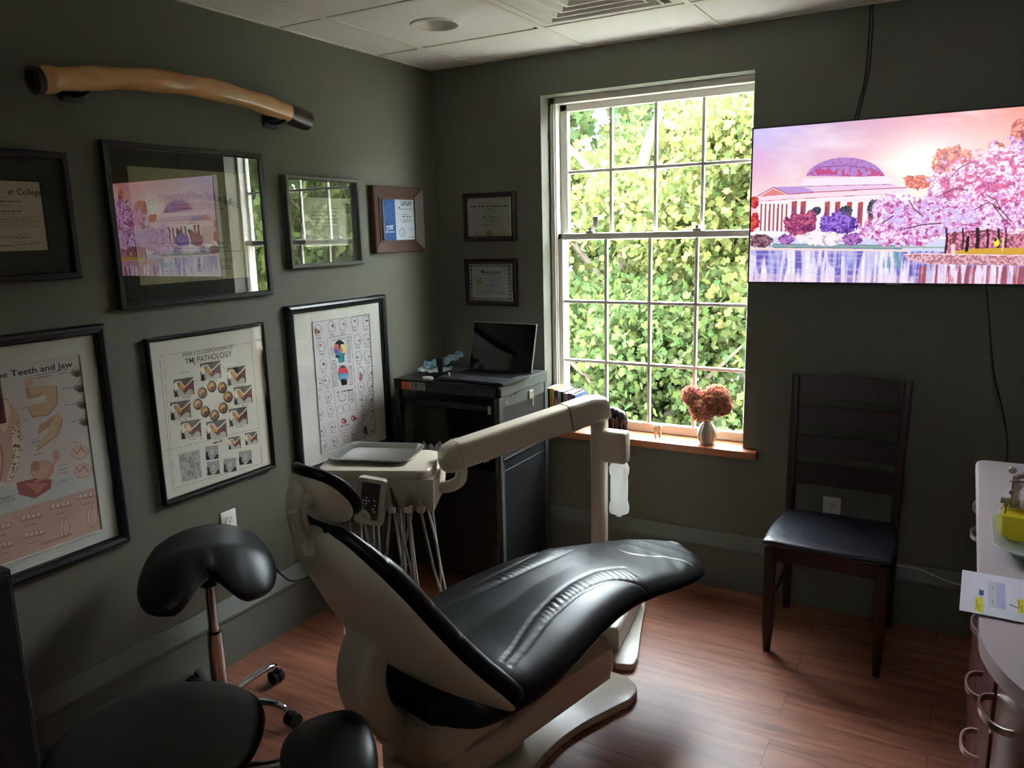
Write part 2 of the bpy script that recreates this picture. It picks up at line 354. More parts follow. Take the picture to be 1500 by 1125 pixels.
# baseboard chases, painted like the wall, with a sloping cap
pr = [(0, 0), (.03, 0), (.03, .185), (.036, .192), (.036, .203), (.006, .262), (0, .262)]
b = B(); b.rings([[(x, YR, z) for x, z in pr], [(x, 0, z) for x, z in pr]]); struct(b.obj('baseboard_left', M_base, smooth=False))
b = B(); b.rings([[(.036, -x, z) for x, z in pr], [(XR, -x, z) for x, z in pr]]); struct(b.obj('baseboard_back', M_base, smooth=False))
# ================================================================ window
w = B(); y0, y1 = .09, .17
for lo, hi in (((WX0, y0, WZ0+.035), (WX0+.035, y1, WZ1)), ((WX1-.02, y0, WZ0+.035), (WX1, y1, WZ1)), ((WX0, y0, WZ1-.03), (WX1, y1, WZ1)), ((WX0, y0+.02, WZ0), (WX1, y1, WZ0+.04))): w.box(lo, hi, .003)
for k in (.012, .024): w.box((WX0+k-.003, y0-.006, WZ0+.035), (WX0+k+.003, y0, WZ1-.03))
win = w.obj('window_1', M_white, smooth=False); win['kind'] = 'structure'
def sash(name, xa, xb, za, zb, y, cols, rows, ft, fb, fs):
    b = B(); b.box((xa, y, za), (xa+fs, y+.03, zb), .004).box((xb-fs*.6, y, za), (xb, y+.03, zb), .004).box((xa, y, zb-ft), (xb, y+.03, zb), .004).box((xa, y, za), (xb, y+.03, za+fb), .004)
    o = b.obj(name, M_white, win, smooth=False); b = B()
    gx0, gx1, gz0, gz1 = xa+fs, xb-fs*.6, za+fb, zb-ft
    for x in cols: b.box((x-.008, y+.006, gz0), (x+.008, y+.024, gz1), .003)
    for z in rows: b.box((gx0, y+.005, z-.008), (gx1, y+.025, z+.008), .003)
    b.obj('muntin', M_white, o, smooth=False)
    B().box((gx0-.004, y+.013, gz0-.004), (gx1+.004, y+.017, gz1+.004)).obj('pane', M_glassW, o, smooth=False)
    return o
us = sash('upper_sash', .66, 1.61, 1.605, 2.255, .135, (.925, 1.147, 1.37), (1.935,), .035, .035, .04)
ls = sash('lower_sash', .648, 1.615, .675, 1.64, .100, (.912, 1.136, 1.36), (1.305, 1.006), .03, .045, .036)
B().box((.93, .092, .682), (1.02, .1, .7), .002).obj('sash_lift', M_steel, ls, smooth=False)
for x in (.83, 1.36): B().box((x-.02, .1, 1.64), (x+.02, .125, 1.652), .004).cyl((x, .112, 1.65), (x, .112, 1.665), .01).obj('sash_lock', M_plast2, ls)
B().tube([(.68, .128, 2.2), (.672, .131, 1.95), (.69, .131, 1.7)], .0015, 6).obj('sash_cord', M_cordw, us)
B().box((.835, .128, 1.66), (.862, .134, 1.72), .003).obj('tilt_latch', M_plast2, us)
b = B().prism([(.60, -.055), (1.69, -.055), (1.69, -.001), (1.621, -.001), (1.621, .11), (.626, .11), (.626, -.001), (.60, -.001)], .64, .675, .004)
b.obj('window_sill', M_sill, win)
# ================================================================ daylight
wd = bpy.data.worlds.new('sky'); bpy.context.scene.world = wd; wd.use_nodes = True; N = wd.node_tree.nodes; L = wd.node_tree.links
bg = N['Background']; tc = N.new('ShaderNodeTexCoord'); sp_ = N.new('ShaderNodeSeparateXYZ'); L.new(tc.outputs['Generated'], sp_.inputs[0])
rp = N.new('ShaderNodeValToRGB'); e = rp.color_ramp.elements; e[0].position = .45; e[0].color = (.5, .55, .5, 1); e[1].position = .7; e[1].color = (.82, .93, 1.0, 1)
mm = N.new('ShaderNodeMath'); mm.operation = 'MULTIPLY_ADD'; mm.inputs[1].default_value = .5; mm.inputs[2].default_value = .5; L.new(sp_.outputs[2], mm.inputs[0]); L.new(mm.outputs[0], rp.inputs[0])
L.new(rp.outputs[0], bg.inputs[0]); bg.inputs[1].default_value = SKY
s = bpy.data.lights.new('sun', 'SUN'); s.energy = SUN; s.angle = R(3); s.color = (1, .95, .85); so = bpy.data.objects.new('sun', s); C.objects.link(so)
so.rotation_euler = Vector((.25, .62, -.75)).to_track_quat('-Z', 'Y').to_euler()
# ================================================================ the garden outside
def leaf_mat(name, c):
    m = bpy.data.materials.new(name); m.use_nodes = True; N = m.node_tree.nodes; L = m.node_tree.links; N.clear()
    o = N.new('ShaderNodeOutputMaterial'); d = N.new('ShaderNodeBsdfDiffuse'); t = N.new('ShaderNodeBsdfTranslucent'); mx = N.new('ShaderNodeMixShader'); mx.inputs[0].default_value = .45
    at = N.new('ShaderNodeAttribute'); at.attribute_name = 'Col'; L.new(at.outputs['Color'], d.inputs[0]); L.new(at.outputs['Color'], t.inputs[0])
    L.new(d.outputs[0], mx.inputs[1]); L.new(t.outputs[0], mx.inputs[2]); L.new(mx.outputs[0], o.inputs[0]); return m
M_leaf = leaf_mat('leaf', None); M_trunk = mat('bark', (104, 92, 78), .9, var=.3, vscale=12, bump=.5, bscale=30, stretch=(3, 3, .5))
M_grass = mat('lawn', (80, 104, 46), .9, var=.3, vscale=3)
def foliage(name, parent, n, centres, size, hue, seed):
    g = np.random.default_rng(seed); P = []
    cs = np.array(centres, float)          # x y z rx ry rz weight
    wgt = cs[:, 3]*cs[:, 4]*cs[:, 5]; k = g.choice(len(cs), n, p=wgt/wgt.sum()); c = cs[k]
    d = g.normal(size=(n, 3)); d /= np.linalg.norm(d, axis=1)[:, None]; rr = g.random(n)**.45
    p = c[:, :3]+d*rr[:, None]*c[:, 3:6]; cl = g.normal(size=(n//14+1, 3))*.13; p = p + cl[np.arange(n) % len(cl)]*.6
    ax = g.normal(size=(n, 3)); ax[:, 2] = -np.abs(ax[:, 2])*.9-.3; ax /= np.linalg.norm(ax, axis=1)[:, None]     # leaf tip hangs down
    nn = g.normal(size=(n, 3))+np.array([0, -.9, .5]); sd = np.cross(ax, nn); sd /= np.linalg.norm(sd, axis=1)[:, None]; nrm = np.cross(sd, ax)
    s = size*(.65+.7*g.random(n)); out = []
    for a, b_, cz in ((-.45, 0, 0), (-.30, .34, .06), (-.06, .2, .04), (.16, .46, .02), (.6, 0, -.1), (.16, -.46, .02), (-.06, -.2, .04), (-.30, -.34, .06)):
        out.append(p+(ax*a+sd*b_+nrm*cz)*s[:, None])
    h = np.array(hue)*(.7+.6*g.random((n, 1)))*(1+g.normal(size=(n, 3))*np.array([.12, .05, .1]))
    return numesh(name, np.stack(out, 1), None, M_leaf, parent, np.clip(h, .005, .8))
def tree(nm, label, cat, loc, trunk, branches, centres, n, size, hue, seed, group=None):
    r = root(nm, label, cat, loc, 0, group)
    B().tube(cr(trunk), [.11*(1-.6*k/(8*(len(trunk)-1))) for k in range(8*(len(trunk)-1)+1)], 10).obj('trunk', M_trunk, r, world=True)
    for q in branches: B().tube(cr(q), [.04*(1-.75*k/(8*(len(q)-1))) for k in range(8*(len(q)-1)+1)], 7).obj('branch', M_trunk, r, world=True)
    o = foliage('foliage', r, n, centres, size, hue, seed); o.matrix_parent_inverse = r.matrix_basis.inverted(); return r
GR = -1.0
struct(B().box((-6, .28, GR), (9, 2.3, GR+.04)).obj('bounce_patio', mat('bounce_concrete', (226, 222, 212), .9, vscale=4), smooth=False))  # unseen pale slab added to bounce daylight up to the ceiling
gr = B().box((-14, .28, GR-.1), (16, 30, GR)).obj('lawn', M_grass, smooth=False); struct(gr)
def blobs(x0, x1, y0, y1, z0, z1, n, r, seed):
    g = random.Random(seed); return [(g.uniform(x0, x1), g.uniform(y0, y1), g.uniform(z0, z1), r*g.uniform(.7, 1.3), r*g.uniform(.6, 1), r*g.uniform(.6, 1.1), 1) for _ in range(n)]
tree('maple_tree', 'broad light green maple reaching across the window with grey limbs', 'tree', (-.9, 4.4, GR),
     [(-.9, 4.4, GR), (-.8, 4.4, .8), (-.5, 4.3, 2.2), (-.3, 4.3, 2.8)],
     [[(-.5, 4.3, 2.1), (.1, 4.0, 2.35), (.8, 3.6, 2.5)], [(-.7, 4.4, 1.5), (0, 4.0, 1.9), (.8, 3.7, 1.7)], [(-.8, 4.3, 1.0), (-1.4, 4, 1.8), (-1.9, 3.8, 2.2)], [(-.6, 4.3, 1.8), (-1.0, 3.8, 2.4), (-1.3, 3.6, 2.9)]],
     blobs(-2.8, 1.2, 3.3, 5.0, .9, 2.75, 36, .46, 1), 34000, .072, (.105, .122, .042), 3)
tree('oak_tree', 'taller darker tree with a forked trunk behind the maple on the right', 'tree', (.35, 5.4, GR),
     [(.35, 5.4, GR), (.4, 5.4, 1.2), (.33, 5.3, 2.2), (.45, 5.3, 3.1)],
     [[(.38, 5.3, 1.6), (.0, 4.9, 2.3), (-.3, 4.7, 2.9)], [(.35, 5.3, 2.0), (.8, 5.0, 2.6), (1.2, 4.8, 3.3)], [(.4, 5.3, .9), (.9, 5, 1.4), (1.6, 4.6, 1.7)]],
     blobs(-1.2, 3.0, 5.2, 6.6, .6, 2.95, 44, .5, 2), 26000, .085, (.058, .078, .029), 5)
tree('climbing_shrub', 'dense mid green ivy like shrub filling the lower window', 'shrub', (0, 3.2, GR),
     [(0, 3.2, GR), (.05, 3.1, -.2), (.0, 3.1, .6)], [[(0, 3.1, -.2), (.5, 3, .3), (.9, 2.9, .7)], [(0, 3.1, -.1), (-.6, 3, .4), (-1.0, 2.9, .9)]],
     blobs(-2.3, 1.1, 2.7, 3.5, -.9, 1.0, 40, .42, 3), 30000, .062, (.066, .095, .034), 7)
tree('side_tree', 'yellow green tree further along the garden seen only in reflections', 'tree', (3.6, 4.2, GR),
     [(3.6, 4.2, GR), (3.6, 4.2, 1), (3.7, 4.2, 3)], [[(3.6, 4.2, .8), (4.4, 3.9, 1.6), (5, 3.8, 2.2)], [(3.6, 4.2, 1.2), (2.8, 3.8, 1.8), (2.3, 3.7, 2.4)]],
     blobs(2.2, 6.8, 3.4, 4.9, -.6, 3.1, 110, .55, 4), 48000, .085, (.08, .1, .034), 9)
tree('far_tree', 'dark green tree at the back of the garden on the left', 'tree', (-3, 7.5, GR),
     [(-3, 7.5, GR), (-3, 7.5, 1), (-2.9, 7.4, 4)], [[(-3, 7.5, 1), (-2, 7.2, 2), (-1.4, 7, 3)]],
     blobs(-6.0, 11.0, 7.4, 8.8, -.8, 3.6, 190, .8, 6), 34000, .17, (.05, .068, .027), 13)
# ================================================================ ceiling fittings
r = root('recessed_light', 'round recessed ceiling light with a white cone, switched off', 'light', (LCX, LCY, H), 0)
B().lathe([(LR-.004, -.001), (LR-.002, -.006), (LR+.014, -.006), (LR+.016, 0), (LR-.004, .001)], n=40).obj('trim_ring', M_white, r)
B().lathe([(LR-.003, 0), (.072, .035), (.058, .08), (.05, .12)], n=40).obj('reflector', M_white, r)
B().lathe([(.05, .12), (.05, .17), (.001, .175)], n=24).obj('lamp_holder', M_black, r)
vx0, vx1, vy1, vy0 = GX+T+.012, GX+2*T-.012, GY-.012, GY-T+.012; vc = ((vx0+vx1)/2, (vy0+vy1)/2)
r = root('ceiling_air_diffuser', 'square white ceiling vent of nested sloping louvres', 'vent', (vc[0], vc[1], H), 0)
def sqring(b, a0, z0, a1, z1, t=.004):
    q = lambda a, z: [Vector((a, a, z)), Vector((-a, a, z)), Vector((-a, -a, z)), Vector((a, -a, z))]
    b.rings([q(a0, z0), q(a1, z1), q(a1, z1+t), q(a0, z0+t), q(a0, z0)], caps=False)
h = (vx1-vx0)/2
b = B(); sqring(b, h, 0, h-.035, -.002); sqring(b, h-.035, -.002, h-.05, .05); b.obj('diffuser_frame', M_white, r, smooth=False)
for k, a in enumerate((.235, .19, .145, .1)):
    b = B(); sqring(b, a, -.010+.004*k, a-.009, -.010+.004*k, .003); sqring(b, a-.009, -.010+.004*k, a-.032, .02+.004*k, .002); b.obj('louvre', M_white, r, smooth=False)
b = B(); b.box((-.06, -.06, .028), (.06, .06, .034)); b.obj('centre_plate', M_white, r, smooth=False)
B().box((-h+.01, -h+.01, .09), (h-.01, h-.01, .095)).obj('backing', M_black, r, smooth=False)
# ================================================================ pictures
def picture(name, label, cat, side, a0, a1, z0, z1, fw, dep, fm, paper=None, art=None, matm=None, glass=None, style='flat', pm=None, group=None):
    ac, zc, w, h = (a0+a1)/2, (z0+z1)/2, a1-a0, z1-z0
    loc, rz = ((0.001, ac, zc), R(90)) if side == 'L' else ((ac, -.001, zc), 0)
    r = root(name, label, cat, loc, rz, group); b = B()
    X, Z = w/2, h/2
    def ring(ix, y): return [Vector((X-ix, y, Z-ix)), Vector((-X+ix, y, Z-ix)), Vector((-X+ix, y, -Z+ix)), Vector((X-ix, y, -Z+ix))]
    if style == 'flat': pf = [(0, 0), (0, -dep+.003), (.003, -dep), (fw-.004, -dep), (fw, -dep+.005), (fw, -dep*.35)]
    elif style == 'round': pf = [(0, 0), (0, -dep*.6), (.006, -dep*.9), (fw*.4, -dep), (fw*.75, -dep*.85), (fw-.004, -dep*.55), (fw, -dep*.5), (fw, -dep*.3)]
    else: pf = [(0, 0), (0, -dep+.004), (.004, -dep), (fw*.85, -dep*.45), (fw*.86, -dep*.6), (fw, -dep*.55), (fw, -dep*.25)]
    b.rings([ring(i, y) for i, y in pf], caps=False); b.obj('frame', fm, r, smooth=False)
    yb = -dep*.3
    if matm: B().box((-X+fw, yb, -Z+fw), (X-fw, yb+.002, Z-fw)).obj('mat_board', matm, r, smooth=False)
    if art:
        pa0, pa1, pz0, pz1 = paper
        A = art; o = A.obj('print', M_print, r, y=0); o.location = ((pa0+pa1)/2-ac, yb-.0015, (pz0+pz1)/2-zc)
        if matm:
            e = .0035; x0, x1, q0, q1 = pa0-ac, pa1-ac, pz0-zc, pz1-zc
            bb = B(); bb.rings([[Vector((x1+d, y, q1+d)), Vector((x0-d, y, q1+d)), Vector((x0-d, y, q0-d)), Vector((x1+d, y, q0-d))] for d, y in ((0, yb-.001), (0, yb-.004), (e, yb-.005), (e, yb))], caps=False)
            bb.obj('mat_bevel', pm or M_white, r, smooth=False)
    if glass: B().box((-X+fw-.002, yb-.0095, -Z+fw-.002), (X-fw+.002, yb-.0075, Z-fw+.002)).obj('glass', glass, r, smooth=False)
    return r
INK = (48, 46, 46)
# college diploma (left edge is out of the photograph)
A = Art(.235, .2, 160, 136, None, (206, 196, 176))
A.text('er College', .80, .19, .098, .017, INK, .012)
for k, (a, b_, v) in enumerate(((.44, .6, .23), (.36, .74, .29), (.42, .6, .35), (.38, .72, .43), (.3, .62, .465))): A.greek((a, v), (b_, v), .022 if k % 2 else .012, (70, 66, 60), .7, k)
for k in range(5): A.greek((.08, .51+.035*k), (.93-.08*(k % 2), .51+.035*k), .012, (90, 84, 76), .6, k)
A.line([(.42, .78), (.45, .8), (.48, .77), (.53, .8), (.58, .78), (.63, .8), (.68, .76), (.72, .82), (.76, .74), (.8, .79)], .006, (60, 58, 56)); A.line([(.42, .815), (.8, .815)], .003, (110, 100, 90))
A.line([(.78, .92), (.82, .88), (.86, .92), (.89, .87), (.93, .91), (.96, .88)], .006, (60, 58, 56)); A.greek((.62, .91), (.78, .91), .014); A.greek((.36, .92), (.58, .92), .02)
picture('framed_diploma', 'cream college diploma in a wide dark mat, cut off by the left edge', 'picture', 'L', -2.43, -1.968, 1.545, 1.925, .022, .022, M_frame, (-2.293, -2.058, 1.634, 1.836), A, M_mat, glass_mat('picture_glass_soft', .0), pm=M_frame)
# state university diploma
A = Art(.497, .392, 300, 236, [(195, 215), (915, 268), (970, 902), (275, 945)], (196, 188, 148))
A.text('State University of New York at Buffalo', .5, .25, .40, .0262, INK, .014, arc=.034)
A.greek((430, 450), (760, 457), 7); A.greek((470, 478), (785, 482), 7); A.greek((400, 690), (815, 693), 8); A.greek((480, 722), (815, 720), 7); A.greek((430, 745), (890, 742), 7)
for x0, x1, y in ((410, 520, 815), (410, 510, 862), (760, 840, 790), (765, 830, 835)):
    A.line([(x0+(x1-x0)*t/8, y+(7 if t % 2 else -5)) for t in range(9)], 2.4, INK); A.greek((x0, y+15), (x1, y+14), 6)
A.ell(640, 843, 30, 26, (168, 150, 104)); A.ring(640, 843, 27, 23, 3, (140, 120, 84))
picture('framed_diploma', 'large cream state university diploma in a black frame reflecting the television', 'picture', 'L', -1.851, -1.189, 1.431, 1.975, .02, .026, M_frame, (-1.766, -1.269, 1.507, 1.899), A, M_mat, M_glassH, pm=M_frame)
# small licence
A = Art(.253, .196, 120, 96, [(272, 312), (655, 318), (683, 740), (300, 752)], (200, 202, 178))
A.ring(490, 700, 20, 24, 4, (60, 60, 60)); A.ell(490, 705, 6, 7, (60, 60, 60)); A.greek((330, 692), (410, 690), 10); A.greek((565, 695), (650, 690), 10)
for k in range(6): A.greek((350, 400+34*k), (600, 402+34*k), 9, seed=k)
A.ell(470, 425, 22, 22, (120, 122, 112), .6)
picture('framed_certificate', 'small cream licence in a slim grey frame mirroring the window panes', 'picture', 'L', -1.083, -.634, 1.527, 1.905, .018, .03, M_frameg, (-.975, -.722, 1.618, 1.814), A, M_mat, M_glassH)
# laser certificate
A = Art(.262, .209, 200, 160, [(1018, 305), (1322, 322), (1332, 705), (1030, 715)], (202, 212, 222))
A.poly([(1018, 300), (1128, 300), (1138, 720), (1028, 720)], (38, 84, 150)); n_ = A.noise(14, 14, 3, 2)
A.f((n_ > .55) & (A.X < 1134) & (A.Y > 540), (30, 70, 132), .6); A.f((n_ > .6) & (A.X < 1130) & (A.Y < 500), (60, 110, 170), .4)
A.text('LANAP', .69, .175, .088, .0235, (30, 48, 88), .02); A.ell(1168, 402, 6, 9, (30, 48, 88))
A.text('true', .16, .725, .052, .024, (235, 240, 245), .01, rot=.12); A.greek((1035, 622), (1122, 622), 13, (225, 232, 240), .9); A.line([(1046, 575), (1112, 562)], 5, (235, 240, 245))
A.greek((1175, 415), (1285, 418), 9); A.greek((1190, 484), (1275, 486), 13); A.greek((1175, 512), (1300, 516), 7); A.greek((1185, 530), (1300, 534), 7); A.greek((1200, 465), (1250, 466), 7)
A.ring(1190, 628, 26, 42, 5, (110, 120, 130)); A.ring(1192, 628, 12, 24, 3, (110, 120, 130)); A.line([(1238, 600), (1260, 590), (1280, 606), (1305, 596)], 3, (90, 100, 110)); A.greek((1245, 670), (1310, 668), 7)
picture('framed_certificate', 'blue and white laser certificate in a wide brown wooden frame', 'picture', 'L', -.541, -.153, 1.57, 1.883, .06, .03, M_walnut, (-.453, -.191, 1.622, 1.831), A, M_frame, glass_mat('clear_picture_glass', .0), style='bevel')
# two certificates on the window wall
A = Art(.256, .202, 170, 134, [(232, 178), (588, 160), (596, 500), (240, 502)], (150, 148, 130))
A.greek((255, 248), (570, 242), 15, (50, 48, 44), .85); A.greek((368, 270), (455, 268), 12, (50, 48, 44), .85); A.greek((330, 222), (495, 218), 6)
for k, (a, b_, y) in enumerate(((350, 480, 292), (375, 440, 310), (350, 478, 332), (340, 490, 354), (370, 460, 372), (345, 485, 393), (385, 450, 412))): A.greek((a, y), (b_, y), 12 if k == 2 else 6, seed=k)
A.ell(415, 468, 28, 34, (128, 116, 78)); A.greek((290, 455), (345, 455), 6); A.greek((285, 475), (380, 475), 6); A.greek((490, 452), (550, 452), 6); A.greek((485, 470), (550, 470), 6)
picture('framed_certificate', 'cream certificate with a gold seal at its foot, upper one beside the window', 'picture', 'B', .173, .484, 1.61, 1.852, .026, .02, M_maho, (.186+.012, .442+.008, 1.628, 1.83), A, M_frame, M_glassL, style='round')
A = Art(.258, .195, 170, 130, [(240, 705), (596, 703), (601, 1028), (252, 1026)], (158, 160, 156))
u, v = A.U, A.V; bd = (np.minimum(u, 1-u) < .075) | (np.minimum(v, 1-v) < .09); A.f(bd, (74, 84, 84)); tri = (np.abs((u*14) % 1-.5)+np.abs((v*11) % 1-.5) < .42); A.f(bd & tri, (150, 156, 152))
A.text('MILLENNIUM', .57, .27, .088, .0125, (40, 40, 44), .01); A.poly([(348, 762), (362, 775), (366, 762), (380, 790), (348, 790)], (24, 24, 28)); A.greek((350, 802), (505, 802), 6)
for k, (a, b_, y) in enumerate(((345, 510, 830), (385, 460, 850), (410, 450, 868), (368, 490, 892), (305, 570, 915), (305, 545, 935), (305, 540, 950), (305, 545, 965))): A.greek((a, y), (b_, y), 13 if k == 3 else 6, seed=k)
A.ell(332, 868, 28, 32, (150, 140, 84)); A.ring(332, 868, 26, 30, 3, (120, 110, 60))
picture('framed_certificate', 'certificate with a dark patterned border and gold seal, lower one beside the window', 'picture', 'B', .168, .482, 1.284, 1.524, .026, .02, M_maho, (.193, .451, 1.306, 1.502), A, M_frame, M_glassL, style='round')
# ---- anatomy poster (title runs out of the photograph on the left)
A = Art(.40, .585, 260, 380, [(-180, 165), (346, 140), (430, 876), (-40, 1012)], (208, 200, 194))
P = A.noise(40, 40, 5, 3)
A.poly([(-300, 860), (412, 700), (440, 880), (-60, 1030)], (198, 160, 140)); A.poly([(-300, 700), (410, 640), (412, 700), (-300, 860)], (196, 200, 196))
A.text('of the Teeth and Jaw', .60, .058, .272, .0185, (22, 20, 22), .02)
A.greek((165, 210), (305, 195), 5); A.greek((165, 222), (250, 214), 4)
PK = (206, 150, 132); LT = (222, 190, 160)
A.poly([(-200, 380), (20, 300), (80, 290), (130, 370), (140, 470), (110, 640), (80, 640), (-200, 700)], (206, 160, 140)); A.poly([(45, 300), (85, 300), (95, 350), (80, 440), (62, 420)], (226, 204, 172))
A.ell(20, 560, 52, 130, (214, 170, 140)); A.ring(20, 560, 52, 130, 6, (160, 104, 88)); A.ell(22, 575, 34, 100, (206, 150, 112)); A.ell(24, 590, 14, 80, (188, 130, 110))
for q in ([(105, 405), (125, 415), (140, 500), (125, 600), (95, 650), (85, 625), (110, 560), (102, 470)], [(0, 600), (24, 640), (75, 645), (70, 665), (0, 665)], [(14, 500), (34, 500), (34, 620), (20, 620)]):
    A.poly(q, (230, 216, 186)); A.f(A.inp(q) & (A.noise(5, 5, 9) > .62), (90, 70, 50))
def skull(cx, cy, s_, k):
    A.poly([(cx-48*s_, cy-50*s_), (cx-8*s_, cy-62*s_), (cx+62*s_, cy-52*s_), (cx+66*s_, cy+30*s_), (cx+30*s_, cy+72*s_), (cx-28*s_, cy+78*s_), (cx-46*s_, cy+30*s_), (cx-20*s_, cy+10*s_), (cx+10*s_, cy+8*s_), (cx+14*s_, cy-30*s_), (cx-30*s_, cy-20*s_)], (206, 172, 124))
    A.line([(cx-44*s_, cy+34*s_), (cx-28*s_, cy+72*s_), (cx+30*s_, cy+70*s_), (cx+64*s_, cy+26*s_), (cx+60*s_, cy-50*s_)], 3, (120, 84, 60))
    for j in range(5): A.ell(cx-32*s_+12*s_*j, cy-2*s_-j, 5*s_, 8*s_, (232, 222, 200)); A.ell(cx-30*s_+12*s_*j, cy+14*s_-j, 5*s_, 8*s_, (226, 214, 190))
A.ell(160, 235, 18, 16, (206, 170, 130)); A.poly([(150, 250), (190, 270), (220, 285), (190, 310), (155, 300)], (196, 130, 104)); skull(206, 312, .98, 0)
A.poly([(272, 375), (288, 405), (270, 470), (196, 525), (190, 505), (235, 460), (240, 410)], (208, 176, 128)); A.poly([(205, 420), (262, 385), (240, 430), (195, 462)], (190, 140, 100)); A.line([(196, 525), (270, 470), (288, 405)], 3, (120, 84, 60))
A.poly([(120, 650), (190, 640), (250, 652), (246, 690), (190, 724), (130, 700)], (150, 70, 64)); A.poly([(150, 655), (235, 665), (200, 705)], (186, 110, 96)); A.ell(215, 610, 42, 40, (206, 160, 130)); A.ell(265, 556, 12, 24, (206, 150, 124)); A.ell(190, 590, 18, 22, (180, 120, 96)); A.ring(215, 610, 42, 40, 2, (140, 96, 80)); A.line([(262, 580), (235, 640), (190, 655)], 7, (200, 140, 116))
for cx, cy in ((352, 552), (362, 630)): A.ell(cx, cy, 32, 30, (220, 180, 164)); A.line([(cx-24, cy-16), (cx-10, cy+4), (cx+4, cy-20), (cx+20, cy+6)], 4, (150, 96, 92)); A.ring(cx, cy, 32, 30, 3, (170, 130, 120))
for cx, cy in ((335, 215), (348, 282), (357, 352), (366, 425)): A.ell(cx, cy, 18, 14, (120, 96, 90)); A.ell(cx+6, cy+8, 12, 12, (60, 50, 52)); A.line([(cx-20, cy-8), (cx, cy-26), (cx+16, cy-8)], 3, (150, 110, 100)); A.greek((cx-60, cy-4), (cx-22, cy-6), 4)
for k, (cx, cy) in enumerate(((66, 832), (176, 800), (282, 766), (382, 736), (72, 906), (188, 872))):
    for j in range(4): A.ell(cx-27+18*j, cy-2-j*2, 9, 13, (222, 198, 190)); A.ring(cx-27+18*j, cy-2-j*2, 9, 13, 2, (150, 100, 100))
    A.line([(cx-40, cy+10), (cx+40, cy-2)], 5, (176, 110, 106)); A.greek((cx-24, cy+34), (cx+20, cy+26), 4)
for cx, cy in ((296, 856), (396, 822)): A.ell(cx, cy, 20, 44, (212, 176, 160)); A.ring(cx, cy, 20, 44, 3, (170, 110, 104)); A.line([(cx, cy-40), (cx-6, cy), (cx, cy+40)], 3, (170, 110, 104)); A.line([(cx, cy-40), (cx+8, cy), (cx, cy+40)], 2, (170, 110, 104))
for k in range(4): A.greek((14, 722+9*k), (118, 700+9*k), 4, seed=k)
for k, (a, y) in enumerate(((120, 345), (120, 400), (165, 480), (165, 492), (275, 600), (275, 616), (270, 632), (265, 668), (180, 545), (318, 512))): A.greek((a, y), (a+40, y-6), 4, seed=k)
A.text('Dental Anomalies', .635, .972, .098, .009, (60, 50, 50), .0)
A.f(np.ones(A.X.shape, bool), (198, 176, 160), .18+.0*P)
picture('anatomy_poster', 'poster of teeth and jaw anatomy in a thick black frame, leftmost of the lower row', 'poster', 'L', -2.50, -1.918, .645, 1.396, .034, .03, M_frame, (-2.41, -2.008, .72, 1.305), A, M_matw, M_glassL, style='round')
# ---- TMJ poster
A = Art(.492, .566, 330, 380, [(45, 150), (672, 60), (742, 866), (152, 1076)], (216, 210, 194))
G = (120, 116, 108)
A.line([(106, 226), (628, 150), (692, 862), (185, 1012), (106, 226)], 2, G); A.line([(128, 790), (672, 655)], 2, G); A.line([(130, 260), (196, 1006)], 1.5, G)
A.text("PIPER'S CLASSIFICATION OF", .49, .118, .225, .0135, (70, 66, 62), .0); A.text('TMJ PATHOLOGY', .49, .168, .21, .021, (60, 58, 56), .006)
def joint(cx, cy, w, h, sd):
    m = A.inp([(cx-w, cy-h+w*.14), (cx+w*.9, cy-h-w*.14), (cx+w, cy+h-w*.14), (cx-w*.9, cy+h+w*.14)]); A.f(m, (104, 96, 84))
    q = lambda pts: A.inp([(cx+x*w, cy+y*h) for x, y in pts]) & m
    A.f(q([(-1, .2), (-.6, -.2), (-.1, .5), (.3, .3), (1, -.6), (1.1, 1.2), (-1, 1.3)]), (186, 176, 158)); A.f(q([(-1, .1), (-.7, .2), (-.45, 1.3), (-1, 1.3)]), (24, 28, 30))
    A.f(q([(-.4, -.5), (0, .1), (.4, -.3), (.95, -.9), (.95, .3), (.5, .25), (.1, .75), (-.25, .2)]), (112, 58, 46)); A.f(q([(-.55, -.5), (-.2, -.55), (.15, .05), (.0, .35), (-.4, .1)]), (206, 142, 62))
    A.f(q([(-1, -.3), (-.7, -.7), (-.5, .1), (-.8, .5)]), (226, 218, 200)); A.f(q([(.85, .1), (1.05, .2), (1.05, 1.2), (.95, 1.2)]), (20, 22, 24))
    A.line([(cx-.9*w, cy-.1*h), (cx-.65*w, cy-.6*h), (cx-.3*w, cy-.62*h), (cx+.05*w, cy-.02*h), (cx+.4*w, cy-.35*h), (cx+.9*w, cy-.95*h)], 7 if w > 40 else 5, (222, 210, 190))
for k, (x, y) in enumerate(((398, 316), (246, 411), (228, 546), (288, 660), (433, 662), (556, 588), (582, 460), (545, 346))): joint(x, y, 60 if k < 5 else 54, 52, k); A.greek((x-10, y+62), (x+36, y+56), 5)
for x, y in ((405, 410), (465, 417), (498, 472), (471, 537), (422, 580), (369, 558), (327, 513), (352, 447)):
    A.ell(x, y, 27, 34, (46, 34, 26)); A.ell(x-4, y-4, 20, 24, (184, 128, 62)); A.ell(x+6, y+8, 14, 12, (110, 56, 40)); A.line([(x-14, y+2), (x+4, y-16)], 5, (224, 200, 150))
